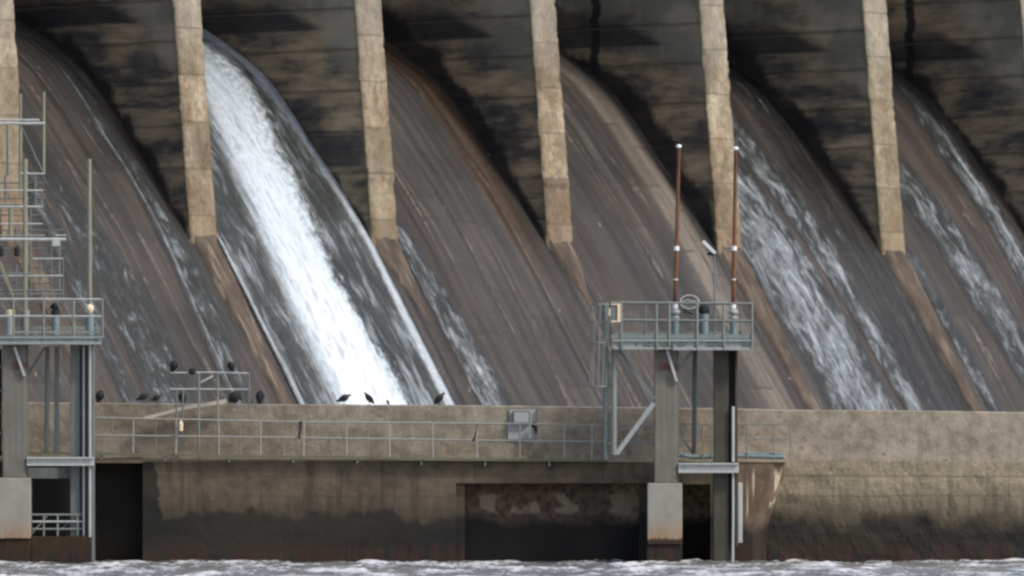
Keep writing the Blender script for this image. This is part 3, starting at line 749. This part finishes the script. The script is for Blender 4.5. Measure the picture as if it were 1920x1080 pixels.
tpart('column', COLUMN, lambda b: (pbox(b, 1227, 655, 1269, 906, DT, .9, .03), pbox(b, 1269.2, 655, 1273, 906, DT+.08, .7)))
tpart('pedestal', PEDESTAL, lambda b: pbox(b, 1214, 906, 1279, 1021, DT-.15, 1.35, .03), 'pale pedestal with orange rust at its bottom')
tpart('footing', ALGAE_DARK, lambda b: pbox(b, 1212, 1021, 1278, 1090, DT-.05, 1.4, .03))
tpart('column', mat_simple('dark_column', (.062, .058, .045), .8, var=.5, scale=1.2), lambda b: (pbox(b, 1338, 655, 1366, 1090, DT+.3, .8, .02), pbox(b, 1366, 655, 1379, 1090, DT+.9, .2), pbox(b, 1379, 655, 1383, 1024, DT+.25, .9)), 'dark channel column of the right side')
tpart('pipe', STEEL_L, lambda b: (tube(b, [P(1374.5, 762, DT+.15), P(1374.5, 866, DT+.15)], .065, 8), tube(b, [P(1374.5, 884, DT+.15), P(1374.5, 975, DT+.15), P(1373.5, 1065, DT+.15)], .055, 8)))
tpart('flange', STEEL_L, lambda b: pbox(b, 1383.5, 905, 1392, 1018, DT+.4, .25, .02))
tpart('cross_beam', STEEL_L, lambda b: (pbox(b, 1272, 868, 1385, 871, DT-.15, .5), pbox(b, 1272, 871, 1385, 883, DT-.02, .1), pbox(b, 1272, 883, 1385, 886.5, DT-.15, .5)))
tpart('leg', STEEL, lambda b: tube(b, [P(1136.5, 567, DT+.2), P(1136.5, 862, DT+.2)], .10, 8))
tpart('leg', STEEL, lambda b: tube(b, [P(1151, 655, DT), P(1151, 853, DT)], .12, 8))
tpart('leg', STEEL_D, lambda b: tube(b, [P(1303, 655, DT+1.6), P(1301, 850, DT+1.6)], .10, 8))
tpart('brace', STEEL_D, lambda b: (bar(b, P(1160, 655, DT), P(1227, 748, DT), .16, .1), ))
tpart('brace', STEEL_B, lambda b: bar(b, P(1226, 756, DT), P(1156, 851, DT), .20, .12))
tpart('brace', STEEL_D, lambda b: bar(b, P(1274, 814, DT+.9), P(1300, 852, DT+1.4), .09, .1))
tpart('brace', STEEL_L, lambda b: bar(b, P(1251, 657, DT-.3), P(1269, 715, DT-.12), .11, .1))
tpart('brace', STEEL, lambda b: bar(b, P(1299, 656, DT+.5), P(1274, 690, DT+.5), .13, .1))
tpart('brace', STEEL_L, lambda b: bar(b, P(1151, 655, DT), P(1149, 675, DT), .14, .1))
tpart('bracket', STEEL_D, lambda b: (pbox(b, 1140, 682, 1156, 685, DT-.05, .3), pbox(b, 1140, 830, 1156, 833, DT-.05, .3)))
# platform
tpart('platform_beam', STEEL_B, lambda b: (pbox(b, 1148, 636.5, 1410, 640, DT-.55, .3), pbox(b, 1148, 640, 1408, 652, DT-.45, .05), pbox(b, 1150, 651, 1408, 655, DT-.55, .3), pbox(b, 1260, 652, 1408, 656.5, DT-.6, .3), pbox(b, 1148, 640, 1153, 652, DT-.4, 3.0), pbox(b, 1403, 640, 1408, 652, DT-.4, 3.0), pbox(b, 1150, 643, 1408, 653, DT+2.4, .06)))
tpart('platform_deck', STEEL_D, lambda b: pbox(b, 1150, 634, 1409, 636, DT-.5, 3.2))
tpart('toe_board', STEEL, lambda b: (pbox(b, 1146, 627, 1409, 634, DT-.5, .02), pbox(b, 1150, 622, 1405, 629, DT+2.6, .02)))
def splice(b):
    for x in (1165, 1217, 1231, 1262, 1278, 1307, 1330, 1343, 1358, 1395): pbox(b, x-2, 640, x+2, 651, DT-.5, .1)
    for x in (1215, 1247, 1279, 1333, 1351, 1400): pbox(b, x-7, 644.5, x+7, 647, DT-.52, .08)
    for x in (1165, 1231, 1262, 1307, 1357, 1408): tube(b, [P(x, 647, DT-.56), P(x, 657, DT-.56)], .06, 6)
tpart('splice_plate', STEEL_D, splice)
for y, r in ((567.5, .045), (600, .040)):
    tpart('guard_rail', STEEL, lambda b: tube(b, [P(1146, y-.5, DT-.5), P(1411, y+1.5, DT-.5)], r, 8))
    tpart('guard_rail', STEEL_D, lambda b: (tube(b, [P(1150, y+2, DT+2.6), P(1406, y+3, DT+2.6)], r, 6), ))
    tpart('guard_rail', STEEL_D, lambda b: (tube(b, [P(1411, y+1.5, DT-.5), P(1406, y+3, DT+2.6)], r, 6), ))
for x in (1165, 1231, 1255, 1307, 1357, 1410): tpart('rail_post', STEEL, lambda b: tube(b, [P(x, 568, DT-.5), P(x, 648, DT-.52)], .052, 8))
for x in (1210, 1271, 1315, 1389): tpart('rail_post', STEEL_D, lambda b: tube(b, [P(x, 570, DT+2.6), P(x, 632, DT+2.6)], .040, 8))
# ladder and its safety cage
for x in (1124, 1132): tpart('ladder_stile', STEEL, lambda b: tube(b, [P(x, 570, DT+.3), P(x, 724 if x == 1124 else 862, DT+.3)], .035, 6))
for y in range(574, 860, 13): tpart('ladder_rung', STEEL, lambda b: tube(b, [P(1132, y, DT+.3), P(1141, y, DT+.3)], .02, 6))
def cage(b):
    for (y, k) in ((571, 0), (604, 0), (643, 1), (725, 2)):
        cx_ = 1127-2*k; pts = [P(cx_+16*math.cos(a)*.95-2, y, DT+.3)+Vector((0, -.38+.38*math.sin(a)*-1, 0)) for a in [math.pi*q/10 for q in range(11)]]
        tube(b, pts, .03, 6)
    for a in (0.15, .9, 1.57, 2.3, 3.0):
        tube(b, [P(1125+15*math.cos(a)-.8*0, 571, DT+.3)+Vector((0, -.38-.38*math.sin(a), 0)), P(1121+15*math.cos(a), 725, DT+.3)+Vector((0, -.38-.38*math.sin(a), 0))], .028, 6)
tpart('safety_cage', STEEL, cage)
# sign box with pale rim
tpart('fixture_rim', CREAM, lambda b: (pbox(b, 1157.5, 569, 1163.5, 604, DT-.75, .15, .01), pbox(b, 1146, 569, 1157, 571.5, DT-.75, .12), pbox(b, 1146, 601, 1157, 604, DT-.75, .12), pbox(b, 1142, 578, 1144.5, 592, DT-.75, .12)), 'pale rimmed box on the platform corner')
tpart('fixture_box', STEEL_D, lambda b: pbox(b, 1144.5, 572, 1157, 601, DT-.7, .2, .02))

# items standing on the platform
def antenna(x, xt, side, ytop):
    D = DT+.9; b0 = P(x, 633, D)
    t = thing('antenna', b0, 'tall rust brown whip antenna with white bands, the %s of the two on the tower' % side, 'antenna', 'antennas on the tower')
    bm = B(); lathe(bm, b0, [(.17, 0), (.17, .06), (.15, .08), (.15, .66)], 14); build('mount', bm, BLUEG, t)
    z1 = .66
    bm = B(); lathe(bm, b0+Vector((0, 0, z1)), [(.13, 0), (.15, .03), (.10, .08), (.17, .12), (.20, .20), (.11, .26), (.12, .30), (.21, .36), (.22, .46), (.12, .54), (.08, .58)], 16); build('insulator', bm, STEEL_B, t, smooth=True)
    bm = B(); lathe(bm, b0+Vector((0, 0, z1+.58)), [(.11, 0), (.11, .20), (.05, .22)], 12); build('collar', bm, WHITE, t)
    a = b0+Vector((0, 0, z1+.78)); e = P(xt, ytop, D)
    bm = B(); tube(bm, [a, a.lerp(e, .33), a.lerp(e, .66), e], [.095, .09, .08, .075], 8); build('rod', bm, ROD, t)
    q = lambda y: a.lerp(e, (pz(y, D)-a.z)/(e.z-a.z))
    for ya, yb, rr in ((470, 461.5, .115), (525, 523, .10)):
        bm = B(); tube(bm, [q(ya), q(yb)], rr, 10); build('band', bm, WHITE, t)
    bm = B(); tube(bm, [q(ytop+4), q(ytop+1.5), q(ytop-1.5), q(ytop-3)], [.07, .12, .11, .05], 10); build('tip', bm, WHITE, t)
antenna(1266, 1273, 'left', 274); antenna(1375, 1379.5, 'right', 278)
sl_ = thing('solar_lamp', P(1340, 633, DT+.2), 'thin grey pole on the platform topped by a tilted white lamp head', 'lamp')
bm = B(); tube(bm, [P(1340.5, 646, DT-.35), P(1340, 600, DT-.35), P(1339.5, 478, DT-.35)], [.055, .05, .035], 8); build('pole', bm, STEEL_D, sl_)
bm = B(); bar(bm, P(1318, 452, DT-.35), P(1341, 475, DT-.35), .13, .4); build('lamp_head', bm, SOLAR, sl_)
bm = B(); bar(bm, P(1326, 476, DT-.3), P(1341, 476, DT-.3), .12, .2); bar(bm, P(1337, 470, DT-.3), P(1340, 484, DT-.3), .09, .1); build('bracket', bm, BLACK, sl_)
dr = thing('drum', P(1320, 633, DT+1.4), 'blue grey cylindrical housing with a black cap, between the two antennas', 'housing')
bm = B(); lathe(bm, P(1320, 633, DT+1.4), [(.19, 0), (.19, 1.02)], 16); build('body', bm, BLUEG, dr)
bm = B(); lathe(bm, P(1320, 587, DT+1.4), [(.20, -.02), (.22, 0), (.24, .1), (.22, .3), (.08, .36)], 16); build('cap', bm, BLACK, dr)
dd = thing('wire_coil', P(1297, 633, DT+1.0), 'round wire guard on a short post behind the platform rail', 'wire coil')
bm = B(); cp = P(1293, 567, DT+1.0)
for s_ in (0, .25, -.25):
    tube(bm, [cp+Vector((.40*math.cos(a)*math.cos(s_), .2*s_+.1*math.sin(a), .30*math.sin(a)*math.cos(s_)+.02)) for a in [2*math.pi*q/20 for q in range(21)]], .025, 5)
tube(bm, [cp+Vector((-.38, 0, -.02)), cp+Vector((-.1, 0, .12)), cp+Vector((.2, 0, .04)), cp+Vector((.36, 0, .14))], .02, 5)
build('coil', bm, STEEL_L, dd)
bm = B(); tube(bm, [P(1306, 572, DT+1.0), P(1306, 633, DT+1.0)], .08, 8); pbox(bm, 1280, 572, 1312, 575, DT+.9, .2); build('post', bm, STEEL_D, dd)
bm = B(); bar(bm, P(1280, 580, DT+1.0), P(1298, 590, DT+1.0), .08, .1); bar(bm, P(1281, 585, DT+1.0), P(1299, 600, DT+1.0), .05, .1); build('arm', bm, BLACK, dd)

# ------------------------------------------------------------ left tower
DL = 404.0
lt = thing('ladder_tower', P(90, 1052, DL), 'grey tower with stacked railed platforms and a ladder mast at the left edge', 'tower')
for b_ in pieces(BRK): build('bracket', b_, STEEL_D, walk)
def lpart(*a, **k): return part_of(lt, *a, **k)
lpart('column', COLUMN, lambda b: (pbox(b, 5, 647, 48, 896, DL, .9, .03), pbox(b, 48, 647, 52, 896, DL+.1, .7)))
lpart('pedestal', PEDESTAL, lambda b: pbox(b, -10, 896, 57, 1010, DL-.15, 1.3, .03), 'pale pedestal stained orange')
lpart('footing', mat_wall('footing_rusty', (.06, .035, .02), (.025, .018, .012), .4, coarse=.4), lambda b: (pbox(b, -12, 1010.5, 57, 1090, DL-.05, 1.4, .03), pbox(b, 57.5, 1006, 172, 1090, DL+.05, 2.0, .03)))
lpart('column', STEEL_D, lambda b: (pbox(b, 132, 647, 150, 1006, DL+.5, .6, .02), pbox(b, 150, 647, 165, 1006, DL+.9, .1), pbox(b, 165, 647, 176, 1090, DL+.2, .9)), 'dark channel column at the right side')
lpart('pipe', STEEL_L, lambda b: tube(b, [P(157, 650, DL+.3), P(157, 1005, DL+.3)], .05, 8))
lpart('pipe', STEEL_L, lambda b: tube(b, [P(168.5, 647, DL+.1), P(168.5, 1040, DL+.1)], .05, 8))
lpart('strut', STEEL, lambda b: tube(b, [P(89, 650, DL+1.5), P(87, 850, DL+1.5)], .10, 8))
lpart('strut', STEEL, lambda b: tube(b, [P(107, 650, DL+1.2), P(106, 850, DL+1.2)], .10, 8))
lpart('cross_beam', STEEL_L, lambda b: (pbox(b, 50, 857, 176, 860, DL-.15, .5), pbox(b, 50, 860, 176, 870, DL-.02, .1), pbox(b, 50, 870, 176, 873, DL-.15, .5)))
lpart('cross_beam', STEEL_D, lambda b: pbox(b, 53, 877, 132, 897, DL+.9, .3))
lpart('brace', STEEL_L, lambda b: bar(b, P(27, 650, DL-.2), P(46, 705, DL-.1), .10, .1))
lpart('dark_strip', ALGAE_DARK, lambda b: pbox(b, -40, 655, 3, 855, DL+1.2, .1))  # black sheet added to fill the dark patches left of the column
for y in (690, 735, 775, 815): lpart('side_rung', STEEL, lambda b: tube(b, [P(-40, y, DL+.4), P(5, y-3, DL+.4)], .045, 6))
lpart('brace', STEEL_D, lambda b: bar(b, P(84, 652, DL+.8), P(53, 700, DL+.8), .10, .1))
lpart('dark_backing', ALGAE_DARK, lambda b: pbox(b, 58, 897, 131, 1006, DL+2.0, .1))  # black sheet standing for the dark inside of the opening
lpart('brace', STEEL, lambda b: (bar(b, P(60, 1000, DL+1), P(88, 968, DL+1), .07, .06), bar(b, P(105, 1000, DL+1), P(150, 962, DL+1), .06, .06)))
for y in (965, 978, 992): lpart('guard_rail', STEEL if y != 978 else STEEL_L, lambda b: tube(b, [P(60, y, DL+.4), P(160, y, DL+.4)], .045, 6))
for x in (82, 108, 145): lpart('rail_post', STEEL, lambda b: tube(b, [P(x, 965, DL+.4), P(x, 1005, DL+.4)], .045, 6))
# main platform
lpart('platform_beam', STEEL_B, lambda b: (pbox(b, -30, 631, 192, 634, DL-.55, .3), pbox(b, -30, 634, 190, 641, DL-.45, .05), pbox(b, -30, 641, 190, 645, DL-.55, .3), pbox(b, -30, 636, 190, 645, DL+2.4, .1)))
lpart('platform_deck', STEEL_D, lambda b: pbox(b, -30, 628.5, 191, 630.5, DL-.5, 3.2))
lpart('toe_board', STEEL, lambda b: (pbox(b, 28, 620, 192, 625, DL-.5, .03), pbox(b, 28, 612, 188, 618, DL+2.6, .02)))
lpart('splice_plate', STEEL_D, lambda b: [pbox(b, x-2, 633, x+2, 643, DL-.52, .1) for x in (22, 80, 136, 183)])
for y in (560.5, 592.5):
    lpart('guard_rail', STEEL_L, lambda b: tube(b, [P(-30, y, DL-.5), P(193, y+.5, DL-.5)], .040, 6))
    lpart('guard_rail', STEEL_D, lambda b: tube(b, [P(-30, y+6, DL+2.6), P(189, y+6, DL+2.6)], .030, 6))
for x, m_ in ((25, STEEL_G), (82, STEEL), (138, STEEL), (192, STEEL)): lpart('rail_post', m_, lambda b: tube(b, [P(x, 560, DL-.5), P(x, 632, DL-.5)], .05, 6))
# ladder mast
for x, y0, y1, r, m_ in ((38, 176, 357, .065, STEEL_G), (82, 172, 326, .065, STEEL_G), (47, 298, 622, .11, STEEL_G), (76, 482, 560, .04, STEEL_D), (111, 447, 560, .05, STEEL_D), (20, 388, 450, .10, STEEL_G), (10, 330, 390, .05, STEEL_D)):
    lpart('mast_pole', m_, lambda b: tube(b, [P(x, y0, DL+.5), P(x, y1, DL+.5)], r, 8))
for x0_, x1_, y, r, m_ in ((-30, 74, 225, .05, STEEL_L), (-30, 84, 231.5, .07, STEEL_L), (38, 84, 325.5, .04, STEEL_L), (-30, 81, 357, .04, STEEL_L), (-30, 80, 387.5, .045, STEEL_L), (-30, 38, 383, .05, STEEL), (-30, 80, 419.5, .035, STEEL_L), (-30, 84, 442, .05, STEEL), (-30, 124, 449, .08, STEEL_L), (104, 124, 441, .03, STEEL_L), (60, 118, 485, .035, STEEL_L), (-30, 60, 513, .05, STEEL_D), (-30, 118, 517, .035, STEEL_L), (-30, 118, 545, .05, STEEL_D), (0, 118, 551, .03, STEEL)):
    lpart('mast_rail', m_, lambda b: tube(b, [P(x0_, y, DL+.45), P(x1_, y, DL+.45)], r, 6))
lpart('brace', STEEL_G, lambda b: bar(b, P(0, 490, DL+.3), P(25, 556, DL+.3), .10, .06))
for x, y0, y1 in ((57, 388, 560), (96, 449, 560), (66, 325, 388), (14, 232, 330), (30, 420, 560), (118, 486, 560)):
    lpart('mast_pole', STEEL_D, lambda b: tube(b, [P(x, y0, DL+1.6), P(x, y1, DL+1.6)], .045, 6))
for x0_, x1_, y in ((-30, 84, 343), (-30, 84, 372), (-30, 84, 403), (-30, 118, 432), (-30, 118, 466), (-30, 118, 501), (-30, 118, 531)):
    lpart('mast_rail', STEEL_D, lambda b: tube(b, [P(x0_, y, DL+1.7), P(x1_, y, DL+1.7)], .032, 6))
lpart('brace', STEEL, lambda b: bar(b, P(38, 232, DL+1.0), P(82, 325, DL+1.0), .05, .05))
lpart('mast_box', STEEL_L, lambda b: pbox(b, 98, 451, 112, 462, DL+.3, .3, .02))
pl = thing('pole', P(168, 628, DL+.6), 'slim olive pole standing on the left tower platform, topped by nothing', 'pole'); pl['label'] = 'slim olive pole rising from the right corner of the left tower platform'
bm = B(); tube(bm, [P(168, 586, DL+.6), P(167.5, 298, DL+.6)], [.10, .09], 8); build('shaft', bm, STEEL_G, pl)
bm = B(); lathe(bm, P(168, 586, DL+.6), [(.10, -.04), (.12, 0), (.16, .08), (.18, .18), (.15, .28), (.10, .34)], 14); build('collar', bm, CREAM, pl, smooth=True)
bm = B(); lathe(bm, P(168, 628, DL+.6), [(.17, 0), (.17, .9)], 14); build('mount', bm, BLUEG, pl)
for x, lab, mm, cap in ((104, 'dark blue cylindrical housing on the left tower platform, bird perched on top', BLUEG, BLACK), (20, 'pale housing on the left tower platform beside the edge of the picture', STEEL_L, CREAM), (47, 'short pale pipe mount under the mast pole of the left tower', BLUEG, STEEL_B)):
    t = thing('drum', P(x, 628, DL+.9), lab, 'housing')
    bm = B(); lathe(bm, P(x, 628, DL+.9), [(.16, 0), (.16, .8)], 14); build('body', bm, mm, t)
    bm = B(); lathe(bm, P(x, 592, DL+.9), [(.16, -.01), (.2, .02), (.2, .2), (.12, .26)], 14); build('cap', bm, cap, t)
for x, s_ in ((2, 'left'), (32, 'right')):  # two unidentified black fittings on the mast
    bm = B(); lathe(bm, P(x, 481, DL+.2), [(.05, 0), (.11, .06), (.12, .3), (.08, .42), (.02, .46)], 10)
    tag(build('black_fitting', bm, BLACK, org=P(x, 481, DL+.2)), 'small black fitting on the mast of the left tower, the %s of two' % s_, 'fitting', 'fittings on the mast')

# ------------------------------------------------------------ birds
FEATHER = mat_simple('black_feathers', (.016, .016, .017), .6, var=.5, scale=14)
GREYHEAD = mat_simple('grey_bird_skin', (.055, .05, .048), .7)
BROWNF = mat_simple('brown_feathers', (.14, .10, .075), .7, var=.5, scale=30)
def loft(bm, pts, n=12, mi=0):
    """pts: (x, z, rx_along_normal, ry)"""
    rings = []
    for i, (x, z, rn, ry) in enumerate(pts):
        a = pts[max(0, i-1)]; b = pts[min(len(pts)-1, i+1)]; d = Vector((b[0]-a[0], 0, b[1]-a[1])).normalized(); nrm = Vector((-d.z, 0, d.x))
        rings.append([bm.verts.new(Vector((x, 0, z))+nrm*rn*math.cos(2*math.pi*k/n)+Vector((0, 1, 0))*ry*math.sin(2*math.pi*k/n)) for k in range(n)])
    for A, Bq in zip(rings, rings[1:]):
        for k in range(n): bm.faces.new((A[k], A[(k+1) % n], Bq[(k+1) % n], Bq[k])).material_index = mi
    bm.faces.new(rings[0]).material_index = mi; bm.faces.new(rings[-1][::-1]).material_index = mi
POSES = {
 'crouch': [(-.34, .13, .012, .05), (-.24, .15, .035, .075), (-.12, .21, .085, .10), (0, .27, .115, .125), (.10, .32, .10, .11), (.17, .36, .055, .06), (.21, .39, .040, .042), (.255, .405, .040, .038), (.285, .40, .022, .02), (.325, .375, .007, .007)],
 'slope': [(-.22, .03, .012, .05), (-.17, .09, .04, .08), (-.10, .17, .085, .10), (-.01, .26, .105, .12), (.07, .35, .085, .10), (.12, .42, .05, .055), (.15, .465, .040, .042), (.185, .49, .038, .036), (.215, .485, .02, .02), (.25, .46, .007, .007)],
 'upright': [(-.13, .0, .012, .05), (-.11, .08, .045, .08), (-.06, .18, .095, .12), (0, .29, .115, .14), (.03, .38, .09, .12), (.06, .44, .055, .07), (.09, .475, .042, .044), (.125, .48, .038, .036), (.15, .47, .02, .02), (.18, .45, .007, .007)],
 'hunch': [(-.20, .06, .012, .05), (-.16, .10, .05, .09), (-.10, .17, .10, .15), (0, .22, .14, .18), (.09, .22, .12, .15), (.15, .19, .06, .07), (.18, .17, .04, .04), (.21, .14, .03, .03), (.23, .10, .015, .015), (.235, .07, .006, .006)],
}
def bird(x, y, D, pose, ang, scale, lab, mat=FEATHER, cat='vulture', spread=0):
    bm = B(); pts = [(a, b, c*(1.3 if i < 6 else 1.1), d*1.1) for i, (a, b, c, d) in enumerate(POSES[pose])]; loft(bm, pts)
    for f in bm.faces:
        pass
    # folded wings: long flattened lofts lying along the flanks and reaching to the tail
    for sgn in (-1, 1):
        w = []
        for i in range(0, 6):
            px_, pz_, rn, ry = pts[i]; w.append((px_-.01, pz_+.012, max(.012, rn*.9), .022))
        n0 = len(bm.verts); loft(bm, w, 10); bm.verts.ensure_lookup_table()
        for v in bm.verts[n0:]:
            i_ = min(range(6), key=lambda q: (pts[q][0]-v.co.x)**2+(pts[q][1]-v.co.z)**2)
            v.co.y += sgn*pts[i_][3]*.86
        if spread:
            for i_ in range(5):
                r0 = Vector((-.02-.02*i_, sgn*.10, .27)); tp = Vector((-.10-.06*i_, sgn*(.10+spread-.05*i_), .25-.02*i_))
                tube(bm, [r0, r0.lerp(tp, .5)+Vector((0, 0, .03)), tp], [.05, .035, .008], 6)
    # legs with toes
    lx = pts[3][0]-.01; lz = pts[3][1]-.06
    if lz > .06:
        for sgn in (-1, 1):
            tube(bm, [(lx, sgn*.05, lz), (lx+.015, sgn*.05, lz*.5), (lx, sgn*.05, .008)], [.03, .014, .011], 6, mi=1)
            for tx, ty in ((.06, 0), (.045, .03), (.045, -.03), (-.035, 0)): tube(bm, [(lx, sgn*.05, .01), (lx+tx, sgn*.05+ty, .004)], [.010, .005], 5, mi=1)
    # bare grey head
    hx = pts[5][0]
    for f in bm.faces:
        c = f.calc_center_median()
        if c.x > pts[6][0] and c.z > pts[6][1]-.06 and abs(c.y) < .05 and pose != 'hunch': f.material_index = 1
    me = bpy.data.meshes.new('bird'); bmesh.ops.recalc_face_normals(bm, faces=bm.faces); bm.to_mesh(me); bm.free(); me.materials.append(mat); me.materials.append(GREYHEAD if mat is FEATHER else mat)
    me.polygons.foreach_set('use_smooth', [True]*len(me.polygons))
    o = bpy.data.objects.new('bird', me); C.objects.link(o); o.location = P(x, y, D); o.rotation_euler = (0, 0, math.radians(ang)); o.scale = (scale,)*3
    tag(o, lab, cat, 'black birds perched on the wall and rails' if mat is FEATHER else None)
DBW = DW+.35
WZ = lambda x: lerp_tab(TOPL, x)[0]
bird(645, WZ(645), DBW, 'crouch', 0, 1.0, 'black vulture leaning forward to the right, just left of the white torrent')
bird(692, WZ(692), DBW, 'slope', 180, 1.0, 'black vulture facing left on the wall, in front of the white torrent')
bird(727, WZ(727), DBW, 'upright', 165, .42, 'tiny brown bird on the wall in front of the white torrent', BROWNF, 'small bird')
bird(824, WZ(824), DBW, 'slope', 0, 1.05, 'black vulture facing right with raised head, rightmost bird on the wall')
bird(488, WZ(488), DBW, 'upright', 70, 1.15, 'upright black vulture on the wall just right of the guard frame')
bird(441, WZ(441), DBW, 'hunch', 20, 1.35, 'hunched black vulture on the wall inside the right half of the guard frame')
bird(342, WZ(342), DBW, 'upright', 250, 1.0, 'black vulture on the wall below the left end of the guard frame')
bird(294, WZ(294)-1, DBW, 'crouch', 12, .80, 'low crouching black vulture, right one of the touching pair on the wall')
bird(269, WZ(269)-1, DBW, 'crouch', 10, .95, 'greyish black vulture, left one of the touching pair on the wall')
bird(188, WZ(188), DBW, 'upright', 320, 1.05, 'black vulture on the wall right beside the left tower')
bird(326, 698, DB+.4, 'upright', 300, 1.0, 'black vulture perched on the left end of the guard frame top rail')
bird(361, 704, DB+.4, 'hunch', 60, .8, 'small hunched black vulture on the guard frame top rail, between two others')
bird(433, 697, DB+.4, 'upright', 230, .9, 'black vulture perched on the right part of the guard frame top rail')
bird(102, 584, DL+.9, 'hunch', 170, .9, 'black vulture perched on the housing of the left tower platform')
